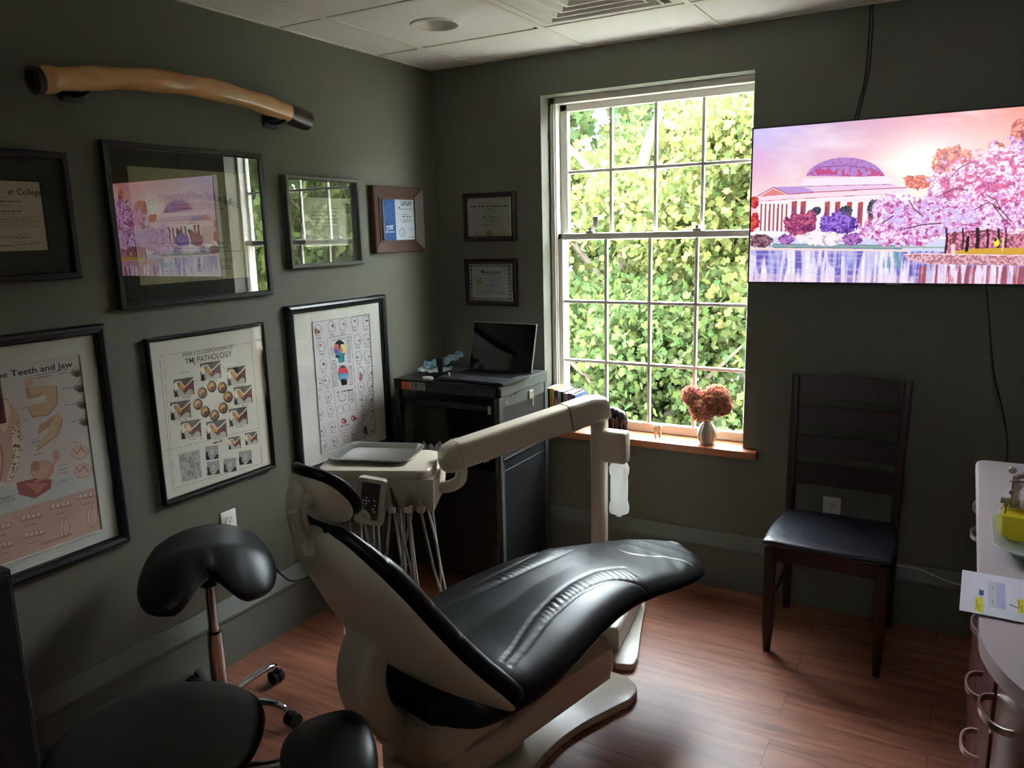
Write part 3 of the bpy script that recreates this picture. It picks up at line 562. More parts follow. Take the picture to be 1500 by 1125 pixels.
for x, y, k in ((536, 742, 1), (630, 716, 1), (408, 800, 0), (416, 890, 0), (510, 874, 0), (597, 830, 0)):
    if k: joint(x, y, 36, 36, 1)
    else:
        m = A.inp([(x-38, y-36), (x+34, y-46), (x+38, y+34), (x-34, y+44)]); A.f(m, (150, 148, 140)); A.f(m & (A.X < x-10) & (A.Y > y-5), (20, 22, 24)); A.f(m & (A.X > x+8) & (A.Y > y+10), (30, 32, 32)); A.f(A.ine(x, y, 22, 34), (176, 172, 164)); A.ring(x, y-4, 18, 26, 4, (110, 106, 100))
m = A.inp([(218, 808), (336, 780), (352, 942), (238, 975)]); A.f(m, (176, 172, 162)); nn = A.noise(9, 12, 21, 2); A.f(m & (nn > .56), (120, 116, 108), .7)
for k in range(4): A.greek((415, 742+1*k), (468, 730), 8, seed=k)
A.greek((232, 325), (270, 318), 10); A.line([(466, 294), (480, 306)], 3, G); A.line([(212, 478), (222, 470)], 3, G); A.line([(340, 712), (356, 720)], 3, G); A.line([(556, 524), (564, 512)], 3, G)
picture('medical_poster', 'white jaw joint pathology poster in a thin black frame, middle of the lower row', 'poster', 'L', -1.773, -1.25, .724, 1.326, .011, .024, M_frame, (-1.758, -1.265, .742, 1.308), A, None, M_glassL)
# ---- pain referral poster
A = Art(.37, .585, 270, 420, [(222, 208), (545, 163), (585, 872), (208, 998)], (204, 200, 196))
D = (92, 88, 88); RD = (170, 64, 60)
A.line([(222, 210), (545, 165), (584, 870), (210, 996), (222, 210)], 2, D); A.line([(296, 286), (436, 264), (468, 806), (334, 846), (296, 286)], 2, D)
g = random.Random(5)
def head(cx, cy, s_):
    A.ring(cx, cy, 24*s_, 32*s_, 2.2, D); A.line([(cx-16*s_, cy+24*s_), (cx-14*s_, cy+44*s_), (cx+14*s_, cy+42*s_)], 2, D); A.line([(cx+14*s_, cy-4), (cx+22*s_, cy+8)], 2, D)
    a = g.uniform(-8, 8); b_ = g.uniform(-6, 14); A.ell(cx+a, cy+b_, g.uniform(4, 8), g.uniform(5, 10), RD if g.random() < .6 else (60, 52, 52), .85); A.greek((cx-12, cy+50*s_), (cx+12, cy+47*s_), 4)
for x, y in ((250, 245), (328, 228), (392, 218), (462, 204), (528, 200), (262, 330), (195, 430), (263, 428), (228, 535), (275, 520), (205, 622), (279, 612), (215, 720), (285, 700), (222, 830), (293, 808), (226, 930), (299, 905), (372, 878), (437, 858), (478, 295), (534, 290), (480, 385), (535, 380), (492, 470), (552, 465), (490, 560), (550, 545), (500, 640), (552, 632), (505, 730), (556, 715), (510, 850), (555, 840)): head(x, y, .9)
A.poly([(486, 480), (503, 486), (494, 524), (478, 520)], (150, 90, 84)); A.poly([(232, 235), (246, 240), (238, 268), (228, 262)], RD); A.poly([(500, 815), (520, 812), (528, 868), (508, 872)], (80, 70, 66))
A.f(A.inp([(338, 290), (400, 282), (404, 420), (340, 430)]), (214, 212, 208))
A.ell(370, 345, 36, 48, (66, 128, 168)); A.f(A.ine(370, 345, 36, 48) & (A.Y < 322), (20, 26, 44)); A.f(A.ine(370, 345, 36, 48) & (A.X < 362) & (A.Y < 350) & (A.Y > 318), (216, 96, 64)); A.f(A.ine(370, 345, 36, 48) & (A.X > 376) & (A.Y < 366) & (A.Y > 318), (226, 208, 120)); A.poly([(352, 380), (392, 372), (394, 414), (358, 420)], (40, 136, 148)); A.ell(352, 385, 14, 8, (24, 24, 40)); A.ell(346, 356, 12, 14, (90, 90, 160)); A.ell(376, 350, 10, 12, (222, 130, 96))
A.ell(381, 484, 33, 50, (90, 140, 180)); A.f(A.ine(381, 484, 33, 50) & (A.Y < 452), (24, 26, 34)); A.f(A.ine(381, 484, 33, 50) & (A.Y >= 446) & (A.Y < 478), (208, 60, 62)); A.poly([(364, 522), (404, 518), (402, 546), (370, 550)], (30, 50, 76)); A.ell(384, 524, 18, 12, (20, 20, 26)); A.f(A.ine(381, 484, 33, 50) & (A.Y > 486) & (A.Y < 508), (120, 160, 196))
for x0, x1, ya, yb in ((312, 334, 340, 380), (410, 432, 300, 420), (312, 345, 410, 560), (414, 440, 440, 556), (400, 448, 585, 650)):
    y = ya
    while y < yb: A.greek((x0, y), (x1, y-3), 5, D, .8, int(y)); y += 9
A.text('PAIN REFERRAL AREAS', .475, .165, .125, .0085, (40, 38, 40), .006); A.greek((332, 592), (440, 575), 8, (40, 38, 40), .9)
for x, y in ((366, 622), (352, 700), (390, 690), (432, 680)): A.ring(x, y, 22, 26, 2, D)
A.line([(340, 605), (350, 645), (384, 640), (392, 600)], 2.5, D)
for x, y in ((368, 775), (434, 758)): A.ell(x, y, 17, 19, (150, 70, 66)); A.ell(x-6, y+2, 10, 12, (200, 140, 130)); A.poly([(x+6, y), (x+18, y-10), (x+20, y+16)], (40, 36, 36))
A.greek((345, 812), (400, 798), 14, D, .6)
picture('medical_poster', 'pain referral chart with two coloured heads in a black frame, rightmost of the lower row', 'poster', 'L', -1.122, -.488, .632, 1.376, .036, .032, M_frame, (-.972, -.602, .708, 1.293), A, M_matw, M_glassL, style='round')
# ================================================================ television
TX0, TX1, TZ0, TZ1 = 1.636, 2.753, 1.418, 2.046
A = Art(TX1-TX0-.014, TZ1-TZ0-.014, 640, 360, None, (250, 230, 240))
hq = hom([(35, 245), (1441, 105), (1441, 1040), (38, 1040)]); u = A.U/.83; v = A.V; d = hq[2, 0]*u+hq[2, 1]*v+1
A.X = (hq[0, 0]*u+hq[0, 1]*v+hq[0, 2])/d; A.Y = (hq[1, 0]*u+hq[1, 1]*v+hq[1, 2])/d; X, Y = A.X, A.Y
c1 = A.noise(260, 90, 31, 4); c2 = A.noise(420, 130, 44, 3); t = np.clip(v/.5, 0, 1)[..., None]
top = np.array([196, 190, 246])*(1-u[..., None].clip(0, 1))+np.array([240, 150, 140])*u[..., None].clip(0, 1); bot = np.array([255, 205, 200])*(1-u[..., None].clip(0, 1))+np.array([255, 238, 214])*u[..., None].clip(0, 1)
A.c = top*(1-t)+bot*t; k = (np.clip((c1-.5)*2.6, 0, 1)*.7); A.c = A.c*(1-k[..., None])+np.array([255, 240, 250])*k[..., None]
k = np.clip((c2-.48)*2.2, 0, 1)*.6; A.c = A.c*(1-k[..., None])+np.array([236, 160, 205])*k[..., None]; k = np.exp(-((X-930)/230)**2-((Y-420)/150)**2)*.9; A.c = A.c*(1-k[..., None])+np.array([255, 250, 240])*k[..., None]
LAV = (178, 130, 200)
A.f(A.ine(530, 500, 214, 120) & (Y < 478), LAV); A.f(A.ine(530, 500, 214, 120) & (Y < 478) & (Y > 440) & (A.noise(12, 14, 2) > .5), (190, 80, 130)); nd = A.noise(10, 10, 4); A.f(A.ine(530, 500, 214, 120) & (Y < 440) & (nd > .62), (150, 90, 160), .5); A.line([(340, 470), (400, 430), (530, 420), (665, 436), (736, 470)], 4, (150, 80, 140))
A.poly([(312, 492), (750, 472), (775, 492), (775, 520), (285, 532)], (250, 224, 240)); A.poly([(285, 532), (775, 512), (840, 530), (370, 560)], (228, 196, 226)); A.line([(290, 533), (776, 515)], 3, (170, 110, 150))
A.poly([(60, 590), (148, 540), (232, 575), (370, 565), (860, 530), (860, 556), (240, 600), (75, 612)], (246, 214, 230)); A.poly([(150, 538), (300, 532), (375, 562), (235, 574)], (186, 152, 214)); A.poly([(78, 590), (148, 548), (220, 576)], (222, 130, 130)); A.line([(60, 590), (148, 540), (232, 575), (375, 562), (860, 530)], 5, (180, 90, 110))
A.poly([(72, 612), (240, 598), (860, 556), (860, 772), (72, 772)], (255, 235, 240)); A.poly([(240, 612), (760, 580), (760, 600), (240, 622)], (250, 222, 236)) ; A.line([(74, 614), (240, 600), (760, 566)], 3, (190, 110, 130))
for x0 in (88, 111, 133, 155, 177, 199, 222): A.poly([(x0-3, 626), (x0+7, 624), (x0+7, 770), (x0-3, 770)], (170, 90, 100))
for x0 in (250, 298, 428, 482, 545, 605, 662, 712): A.poly([(x0, 612), (x0+28, 608), (x0+28, 740), (x0, 740)], (176, 84, 84)); A.poly([(x0+3, 640), (x0+14, 640), (x0+14, 740), (x0+3, 740)], (140, 70, 120))
A.poly([(330, 612), (424, 604), (424, 700), (330, 700)], (255, 244, 246))
tx = A.noise(10, 8, 61, 2); tx2 = A.noise(24, 18, 71, 3)
def bush(pts, ca, cb, cc=None, th=.5):
    gx = A.noise(22, 22, 91, 2); m = np.zeros(X.shape, bool)
    for x, y, rx, ry in pts: m |= (((X-x)/rx)**2+((Y-y)/ry)**2 + (gx-.5)*1.1 + (tx-.5)*.6) < 1
    A.f(m, ca); A.f(m & (tx > th), cb)
    if cc: A.f(m & (tx2 > .58) & (tx > .45), cc)
A.poly([(38, 768), (1100, 768), (1100, 870), (38, 862)], (205, 210, 236)); A.f((Y > 770) & (Y < 800) & (X < 1100), (250, 240, 250)); A.f((Y > 835) & (Y < 862) & (X > 160) & (X < 860), (110, 140, 160)); A.f((Y > 842) & (Y < 850) & (X < 1100), (150, 170, 160))
bush([(50, 620, 26, 30), (50, 720, 30, 50)], (170, 40, 60), (220, 90, 80)); bush([(385, 660, 22, 26), (545, 660, 36, 30), (700, 640, 40, 50)], (50, 60, 70), (90, 90, 110))
bush([(295, 730, 92, 66), (350, 700, 40, 40)], (140, 60, 110), (200, 100, 130), (110, 40, 90)); bush([(500, 730, 106, 66)], (110, 70, 170), (160, 120, 220), (70, 40, 130)); bush([(96, 822, 66, 34)], (110, 70, 90), (160, 120, 130), (70, 50, 60))
bush([(430, 805, 140, 36)], (240, 226, 240), (255, 250, 255), (200, 170, 200)); bush([(590, 808, 50, 36), (230, 812, 46, 26)], (150, 90, 170), (190, 130, 200), (110, 60, 130))
A.poly([(38, 862), (1500, 868), (1500, 1200), (38, 1200)], (226, 216, 240)); st = A.noise(16, 170, 77, 3); s2 = A.noise(60, 400, 78, 2); wtr = Y > 866+0*X
A.f(wtr & (st > .46), (170, 160, 220), .6); A.f(wtr & (st > .54), (120, 110, 190), .6); A.f(wtr & (st > .62), (80, 70, 160), .6); A.f(wtr & (s2 > .55), (245, 245, 255), .6); A.f(wtr & (s2 < .35), (110, 120, 200), .4); A.f(wtr & (A.noise(120, 9, 79, 2) > .6), (215, 200, 235), .45); A.f(wtr & (X > 760) & (X < 860) & (Y < 960) & (st > .4), (90, 150, 160), .7); A.f(wtr & (Y > 1000), (240, 200, 210), .35)
A.f((Y > 858) & (Y < 870) & (X < 900), (236, 210, 206)); A.f(wtr & (X > 960) & (Y > 945) & (st > .45), (206, 130, 140), .7); A.f(wtr & (X > 960) & (Y > 945) & (st > .56), (140, 64, 80), .7)
bush([(1100, 370, 100, 56), (1070, 420, 80, 50), (920, 500, 76, 40), (1330, 315, 50, 30), (1440, 230, 50, 60)], (206, 90, 84), (236, 150, 130), (140, 50, 50))
bush([(1000, 680, 260, 110), (1220, 560, 240, 190), (1450, 480, 220, 210), (850, 760, 220, 80), (770, 640, 90, 70), (1300, 680, 230, 110), (1600, 520, 200, 260)], (214, 150, 210), (250, 220, 250), (170, 70, 140), .48)
m = ((((X-1300)/300)**2+((Y-470)/150)**2) < 1) & (tx2 > .5) & (tx < .52); A.f(m, (226, 90, 130), .7); m = ((((X-1000)/260)**2+((Y-690)/90)**2) < 1) & (tx2 < .45); A.f(m, (190, 180, 240), .6)
for q in ([(880, 600), (905, 640), (960, 680)], [(1100, 470), (1130, 430), (1180, 400)], [(1240, 640), (1310, 600), (1380, 640), (1441, 700)], [(1380, 640), (1350, 590), (1290, 560)], [(860, 750), (960, 725), (1060, 715)], [(1441, 720), (1400, 690), (1340, 620)], [(1060, 560), (1120, 530), (1190, 540)], [(740, 720), (800, 680)]): A.line(q, 7, (96, 40, 60), .85)
A.poly([(1090, 770), (1330, 745), (1441, 770), (1600, 760), (1600, 860), (1090, 880)], (120, 50, 70), .85); A.f(A.inp([(1090, 770), (1600, 745), (1600, 860), (1090, 880)]) & (tx > .52), (220, 140, 170))
for x, w_ in ((1100, 12), (1190, 10), (1270, 22), (1325, 12), (1385, 14), (1425, 8)): A.line([(x-8, 745), (x, 800), (x-3, 880)], w_, (50, 24, 34))
A.poly([(1120, 870), (1230, 850), (1600, 840), (1600, 890), (1120, 890)], (206, 160, 60)); A.poly([(870, 885), (1000, 876), (1130, 880), (1600, 880), (1600, 940), (1000, 936), (900, 915)], (220, 176, 190)); A.f(A.inp([(870, 885), (1600, 880), (1600, 940), (1000, 936)]) & (tx > .5), (176, 110, 120)); A.line([(870, 885), (1000, 880), (1600, 886)], 4, (250, 220, 220))
A.ell(1374, 816, 15, 22, (232, 226, 60)); A.ell(1366, 800, 9, 9, (40, 30, 30)); A.line([(1140, 770), (1138, 880)], 22, (120, 60, 70)); A.line([(1137, 835), (1140, 880)], 22, (240, 200, 210)); A.line([(1215, 790), (1212, 860)], 18, (30, 16, 24)); A.line([(1410, 790), (1408, 860)], 8, (236, 200, 160))
dx = (Y > 300)*0
A.c = np.clip(A.c*1.02, 0, 255)
tv = root('wall_television', 'large wall television showing a domed white memorial among pink cherry trees', 'television', ((TX0+TX1)/2, -.055, (TZ0+TZ1)/2))
w2, h2 = (TX1-TX0)/2, (TZ1-TZ0)/2
b = B(); b.rings([[Vector((sx*(w2-i), y, sz*(h2-i))) for sx, sz in ((1, 1), (-1, 1), (-1, -1), (1, -1))] for i, y in ((0, 0), (0, -.024), (.001, -.026), (.006, -.026), (.006, -.0245))], caps=False); b.obj('bezel', M_black, tv, smooth=False)
b = B(); b.box((-w2+.001, 0, -h2+.001), (w2-.001, .006, h2-.001)).box((-w2*.8, .006, -h2*.9), (w2*.8, .028, h2*.35), .01); b.obj('housing', M_black, tv, smooth=False)
A.obj('screen', M_screen, tv, y=-.0246)
B().box((-.2, .028, -.12), (.2, .0535, .12), .004).obj('wall_bracket', M_black, tv, smooth=False)
B().box((-.03, -.0262, -h2+.0012), (.03, -.0255, -h2+.0045)).obj('badge', M_steel, tv, smooth=False)
r = B().tube(cr([(2.045, -.006, 2.465), (2.045, -.006, 2.33), (2.04, -.006, 2.2), (2.02, -.008, 2.09), (2.012, -.015, 2.05)]), .0035, 6)
tag(r.obj('cable', M_cord), 'black cable pair rising from the television to the ceiling, inner strand', 'cable')
r = B().tube(cr([(2.055, -.006, 2.465), (2.056, -.006, 2.33), (2.052, -.006, 2.22), (2.035, -.008, 2.12), (2.022, -.015, 2.05)]), .0035, 6)
tag(r.obj('cable', M_cord), 'black cable pair rising from the television to the ceiling, right strand', 'cable')
r = B().tube(cr([(2.50, -.015, 1.42), (2.51, -.006, 1.36), (2.55, -.006, 1.1), (2.59, -.006, .95), (2.62, -.006, .8), (2.62, -.006, .6)]), .003, 6)
tag(r.obj('cable', M_cord), 'thin black cable hanging down the wall from the television behind the counter', 'cable')
# ================================================================ curved wooden trophy on the left wall
r = root('carved_branch', 'long curved polished wooden branch mounted high on the left wall', 'wall decoration', (.075, -1.54, 2.1))
pts = cr([(.075, -2.055, 2.118), (.078, -1.97, 2.133), (.085, -1.8, 2.158), (.088, -1.6, 2.172), (.088, -1.4, 2.168), (.082, -1.2, 2.15), (.075, -1.08, 2.132)], 6)
n = len(pts); B().tube(pts, [.036+.006*math.sin(k*.9)*.4+(.003 if k < 4 else 0) for k in range(n)], 20).obj('stem', M_log, r, world=True)
e0 = Vector(pts[-1]); dv = (pts[-1]-pts[-2]).normalized()
B().tube([e0-dv*.015, e0+dv*.02, e0+dv*.07, e0+dv*.10, e0+dv*.105], [.037, .041, .04, .039, .034], 20).obj('dark_end_cap', M_bark, r, world=True)
s0 = Vector(pts[0]); ds = (pts[0]-pts[1]).normalized()
b = B(); b.lathe([(.036, 0), (.041, .004), (.041, .022), (.03, .024), (.026, .004), (.0005, .002)], M=Matrix.Translation(s0) @ ds.to_track_quat('Z', 'Y').to_matrix().to_4x4(), n=20); b.obj('ring_end', M_bark, r, world=True)
for y in (-1.92, -1.12):
    z = 2.10 if y < -1.5 else 2.10
    B().box((.001, y-.035, z-.02), (.012, y+.035, z+.04), .004).tube(cr([(.01, y, z-.0), (.05, y, z-.002 if y < -1.5 else z-.004), (.09, y, z+.005)]), .007, 8).obj('wall_hook', M_black, r, world=True)
# ================================================================ wall outlets
def outlet(label, side, a, z, half=True):
    r = root('wall_outlet', label, 'outlet', (0.0015, a, z) if side == 'L' else (a, -.0015, z), R(90) if side == 'L' else 0)
    B().box((-.036, -.006, -.058), (.036, 0, .058), .004).obj('cover_plate', M_white, r)
    for dz in (-.022, .022):
        o = B().prism(rrect(.032, .028, .009), 0, .003, M=Matrix.Translation((0, -.006, dz)) @ Matrix.Rotation(R(90), 4, 'X')).obj('receptacle', M_white, r)
        b = B()
        for dx in (-.007, .007): b.box((dx-.0013, -.0098, dz+.000), (dx+.0013, -.0088, dz+.009))
        b.box((-.0025, -.0098, dz-.010), (.0025, -.0088, dz-.005)); b.obj('slot', M_black, o, smooth=False)
    B().cyl((0, -.0075, 0), (0, -.0055, 0), .003).obj('screw', M_steel, r); return r
outlet('white wall outlet above the saddle stool', 'L', -1.497, .557); outlet('white wall outlet seen behind the dining chair', 'B', 2.007, .448)
tag(B().tube(cr([(.006, -1.40, .45), (.015, -1.33, .35), (.045, -1.29, .27), (.058, -1.235, .222), (.062, -1.1, .2), (.07, -.95, .16), (.1, -.85, .08), (.2, -.8, .008)]), .0045, 8).obj('power_cord', M_cord), 'black power cord draped over the left baseboard behind the saddle stool', 'cord')
tag(B().tube(cr([(.30, -1.0, .35), (.26, -1.08, .2), (.25, -1.14, .08), (.29, -1.2, .008), (.42, -1.25, .006), (.62, -1.3, .006)]), .0045, 8).obj('air_line', M_cordw), 'pale hose looping down to the floor left of the dental chair', 'hose')
tag(B().tube(cr([(2.03, -.012, .42), (2.10, -.03, .34), (2.24, -.045, .272), (2.36, -.046, .262), (2.46, -.046, .232), (2.56, -.046, .225)]), .0045, 8).obj('power_cord', M_cordw), 'pale cord running from behind the dining chair to the counter', 'cord')
# ================================================================ equipment cart in the corner
CX0, CX1, CY0, CY1, CZ = .125, .705, -.585, -.125, .99
r = root('equipment_cart', 'tall black metal equipment cart standing in the corner under the laptop', 'cart', ((CX0+CX1)/2, (CY0+CY1)/2, 0))
b = B(); b.box((CX0, CY0, CZ-.006), (CX1, CY1, CZ), .002); b.box((CX0, CY0, CZ-.05), (CX1, CY0+.02, CZ-.006), .003); b.obj('top_shelf', M_cart, r, world=True, smooth=False)
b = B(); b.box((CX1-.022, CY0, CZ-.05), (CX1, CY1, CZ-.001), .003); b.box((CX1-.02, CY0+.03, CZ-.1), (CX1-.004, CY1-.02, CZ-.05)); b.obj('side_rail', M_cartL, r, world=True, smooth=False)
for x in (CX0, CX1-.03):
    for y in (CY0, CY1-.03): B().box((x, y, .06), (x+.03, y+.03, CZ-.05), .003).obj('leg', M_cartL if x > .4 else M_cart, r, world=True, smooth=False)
b = B(); b.box((CX0+.03, CY0+.015, .875), (CX1-.045, CY1-.1, .895), .003); b.box((CX0+.03, CY0+.01, .872), (CX1-.045, CY0+.018, .9), .002); b.obj('keyboard_tray', M_cart, r, world=True, smooth=False)
B().box((CX1-.065, CY0+.004, .862), (CX1-.05, CY0+.012, .9), .002).obj('tray_latch', M_steel, r, world=True, smooth=False)
b = B(); b.box((CX0+.004, CY0+.004, .08), (CX1-.004, CY1-.004, .60), .003); b.obj('cabinet', M_black, r, world=True, smooth=False)
B().box((CX0+.02, CY0-.010, .1), (CX1-.02, CY0+.003, .585), .003).obj('door', M_black, r, world=True, smooth=False)
B().box((CX0+.03, CY1-.02, .6), (CX1-.03, CY1-.01, .94)).obj('back_panel', M_black, r, world=True, smooth=False)
b = B(); b.box((CX1-.012, CY0+.03, .60), (CX1-.006, CY1-.03, .89)); b.obj('side_panel', M_black, r, world=True, smooth=False)
b = B(); k = .02; b.box((CX1-.004, CY0+.02, .655), (CX1+.003, CY1-.02, .70), .002); b.obj('side_ledge', M_cart, r, world=True, smooth=False)
B().box((CX1+.003, CY0+.02, .654), (CX1+.0045, CY1-.02, .659)).obj('edge_trim', M_steel, r, world=True, smooth=False)
b = B(); b.box((CX1-.004, CY1-.19, .885), (CX1+.004, CY1-.15, .925), .002).box((CX1+.003, CY1-.165, .85), (CX1+.006, CY1-.158, .9)); b.obj('hasp', M_steel, r, world=True, smooth=False)
for y, z in ((-.53, .915), (-.47, .93), (-.2, .955)): B().cyl((CX1-.002, y, z), (CX1+.003, y, z), .005).obj('bolt', M_steel, r, world=True)
A = Art(.135, .036, 120, 34, None, (150, 146, 138)); A.f(A.U < .34, (214, 96, 48)); A.greek((.04, .4), (.3, .4), .14, (120, 40, 20)); A.greek((.04, .7), (.3, .7), .14, (120, 40, 20)); bars = (np.random.default_rng(2).random(400)[(A.U*120).astype(int)] > .5) & (A.U > .38) & (A.V < .62) & (A.U < .96) & (A.V > .12); A.f(bars, (40, 40, 40)); A.greek((.4, .8), (.95, .8), .16)
o = A.obj('asset_label', M_print, r); o.location = Vector((CX0+.115, CY0-.001, CZ-.028))-r.location
for x in (CX0+.03, CX1-.03):
    for y in (CY0+.035, CY1-.035):
        B().cyl((x-.012, y, .032), (x+.012, y, .032), .03, n=20).obj('castor', M_rubber, r, world=True)
# laptop
lz = CZ+.001
r = root('laptop', 'open thin laptop with a dark screen on top of the cart', 'laptop', (.54, -.43, lz), R(-3))
b = B().prism(rrect(.36, .245, .012, cx=0, cy=-.01), .003, .016, .003); b.obj('base', mat('laptop_grey', (64, 66, 70), .4, .6), r)
b = B()
for row in range(5):
    for k in range(14): b.box((-.155+.0222*k, .075-.021*row-.008, .0155), (-.155+.0222*k+.0185, .075-.021*row+.008, .0175))
b.obj('keyboard', M_black, r, smooth=False)
B().box((-.055, -.122, .0155), (.045, -.05, .0166)).obj('touchpad', mat('touchpad_grey', (50, 52, 56), .3), r, smooth=False)
Mt = Matrix.Translation((0, .115, .014)) @ Matrix.Rotation(R(-14), 4, 'X')
b = B().box((-.18, 0, 0), (.18, .007, .235), .003, M=Mt); ld = b.obj('lid', mat('laptop_silver', (170, 172, 174), .35, .8), r, smooth=False)
B().box((-.176, -.0008, .004), (.176, 0.0, .231), M=Mt).obj('display', mat('dark_display', (12, 13, 15), .08, var=.02), ld, smooth=False)
B().cyl((-.12, .116, .013), (.12, .116, .013), .006).obj('hinge', M_black, r)
for y in (-.1, .08): B().box((-.15, y-.008, 0), (.15, y+.008, .0035)).obj('foot', M_rubber, r, smooth=False)
# crumpled things
def crumple(name, label, cat, loc, rz, size, m, seed, nx=26, ny=18, amp=.02, curl=.0, group=None):
    g = np.random.default_rng(seed); u, v = np.meshgrid(np.linspace(-1, 1, nx), np.linspace(-1, 1, ny)); z = np.zeros_like(u)
    for k in range(9):
        a = g.random()*6.3; f = g.uniform(1.5, 5); z += amp*.35*np.abs(((u*math.cos(a)+v*math.sin(a))*f+g.random()*6) % 2-1)
    z += curl*(u**2)+curl*.5*v**2; z -= z.min(); z += .002
    x = u*size[0]/2*(1-.12*np.abs(v)+.06*g.normal(size=u.shape)*.3); y = v*size[1]/2*(1-.1*np.abs(u)); z = z*(1-.3*np.maximum(np.abs(u), np.abs(v))**4)
    bm = bmesh.new(); vs = [[bm.verts.new((x[j, i], y[j, i], z[j, i])) for i in range(nx)] for j in range(ny)]
    for j in range(ny-1):
        for i in range(nx-1): bm.faces.new((vs[j][i], vs[j][i+1], vs[j+1][i+1], vs[j+1][i]))
    bmesh.ops.solidify(bm, geom=bm.faces[:], thickness=.0015)
    me = bpy.data.meshes.new(name); bm.to_mesh(me); bm.free(); o = link(name, me, m, smooth=True, ang=25); o.location = loc; o.rotation_euler = (0, 0, rz); tag(o, label, cat, group); return o
o = crumple('face_mask_pack', 'crumpled white and pale blue mask pouch left of the laptop on the cart', 'mask', (.27, -.375, lz+.045), R(30), (.21, .10), M_tape, 4, amp=.018, curl=.012); o.rotation_euler = (R(12), R(-15), R(32))
crumple('tissue', 'crumpled white wrapper under the blue mask pouch on the cart', 'wrapper', (.25, -.42, lz+.003), R(22), (.17, .11), M_tissue, 9, amp=.018, curl=.012)
r = root('phone_holder', 'small black clip stand between the mask pouch and the laptop', 'holder', (.315, -.47, lz)); B().prism(rrect(.07, .05, .012), 0, .008, .002).obj('base', M_black, r); B().box((-.012, -.005, .008), (.012, .005, .05), .003).obj('stem', M_black, r); B().box((-.018, -.008, .048), (.018, .008, .088), .004).obj('clip', M_black, r)
r = B().prism(rrect(.055, .035, .016), 0, .012, .004).obj('computer_mouse', M_plast2); r.location = (.30, -.55, lz); tag(r, 'small pale disc at the front edge of the cart top', 'mouse')
r = root('wireless_receiver', 'tiny black charger with a white tip beside the laptop', 'charger', (.385, -.50, lz)); B().box((-.012, -.01, 0), (.012, .01, .014), .003).obj('body', M_black, r, smooth=False); B().cyl((0, -.0, .014), (0, 0, .03), .005).obj('tip', M_white, r)
sz = .601
crumple('tissue', 'white tissue bundle on the lower shelf of the cart', 'tissue', (.325, -.57, sz), R(10), (.15, .11), M_tissue, 21, amp=.085, curl=.01)
crumple('face_mask', 'blue pleated face mask spilling over the cart shelf edge', 'mask', (.465, -.60, sz+.004), R(-15), (.115, .09), M_tape, 22, amp=.06, curl=.02)
crumple('face_mask', 'second pale blue mask standing up behind the dental arm', 'mask', (.575, -.50, sz), R(60), (.10, .07), M_tape, 25, amp=.07, curl=.02)
r = root('goggle_case', 'black case with two white studs behind the steel tray', 'case', (.205, -.53, sz)); B().box((-.05, -.05, 0), (.06, .05, .05), .012).obj('shell', M_black, r)
for dx in (-.018, .014): B().sph((dx, -.045, .052), (.008, .006, .005)).obj('stud', M_white, r)
# ================================================================ dental chair
DC = (1.24, -1.787, 0)
r = root('dental_chair', 'reclined dental chair with black leather cushions and warm grey shell', 'dental chair', DC, R(-13))
def iv(x, xs, ys): return float(np.interp(x, xs, ys))
SY = [-.17, -.10, 0, .1, .25, .4, .55, .7, .85, 1.0, 1.1, 1.17, 1.21]
SZ_ = [.455, .50, .525, .532, .55, .563, .56, .538, .503, .472, .453, .44, .435]
SW = [.11, .235, .285, .295, .285, .262, .245, .24, .238, .225, .195, .14, .05]
ST = [.075, .12, .125, .12, .112, .105, .1, .09, .08, .07, .065, .055, .04]
SYf = np.array(SY); 
def sm(y, a):   # smooth interpolation of the section tables
    i = int(np.clip(np.searchsorted(SYf, y)-1, 0, len(SY)-2)); t = (y-SY[i])/(SY[i+1]-SY[i]); p = [a[max(i-1, 0)], a[i], a[i+1], a[min(i+2, len(a)-1)]]
    return .5*((2*p[1])+(p[2]-p[0])*t+(2*p[0]-5*p[1]+4*p[2]-p[3])*t*t+(3*p[1]-p[0]-3*p[2]+p[3])*t**3)
Rin = [(.185, .03), (.166, .10), (.127, .206), (.099, .331), (.084, .45), (.086, .582), (.112, .70)]; Rout = [(.215, .03), (.195, .118), (.165, .24), (.152, .331), (.147, .445), (.161, .561), (.20, .63), (.24, .66)]
FT = [(-.235, 1.06), (-.20, .99), (-.12, .91), (-.03, .885), (.04, .905), (.10, .985), (.16, 1.03), (.215, 1.02)]
lines = [Rin, Rout, [(-x, y) for x, y in Rin], [(-x, y) for x, y in Rout], FT]
lines = [np.array([(p.x, p.y) for p in cr([(a, b_, 0) for a, b_ in l], 6)]) for l in lines]
def dist(px, py, l):
    a = l[:-1]; d = l[1:]-a; t = np.clip(((px-a[:, 0])*d[:, 0]+(py-a[:, 1])*d[:, 1])/(d**2).sum(1), 0, 1); return float(np.sqrt(((a+d*t[:, None]-np.array([px, py]))**2).sum(1)).min())
def groove(x, y):
    z = 0
    for l in lines: z -= .0038*math.exp(-(dist(x, y, l)/.004)**2)
    if .2 < y < .68:        # gathered leather between the paired seams
        ax = abs(x); xi = iv(y, [p[1] for p in Rin], [p[0] for p in Rin]); xo = iv(y, [p[1] for p in Rout], [p[0] for p in Rout])
        if xi < ax < xo: m = math.sin(math.pi*(ax-xi)/(xo-xi)); z += m*(.003+.0014*math.sin(y*300+ax*60+1.5*math.sin(y*47)))*min(1, (y-.2)/.12)
    if y > .92: z += .0014*math.sin(x*70+y*40)*math.exp(-((y-.97)/.05)**2)
    return z
bm = bmesh.new(); NY, NX = 250, 100; rows = []
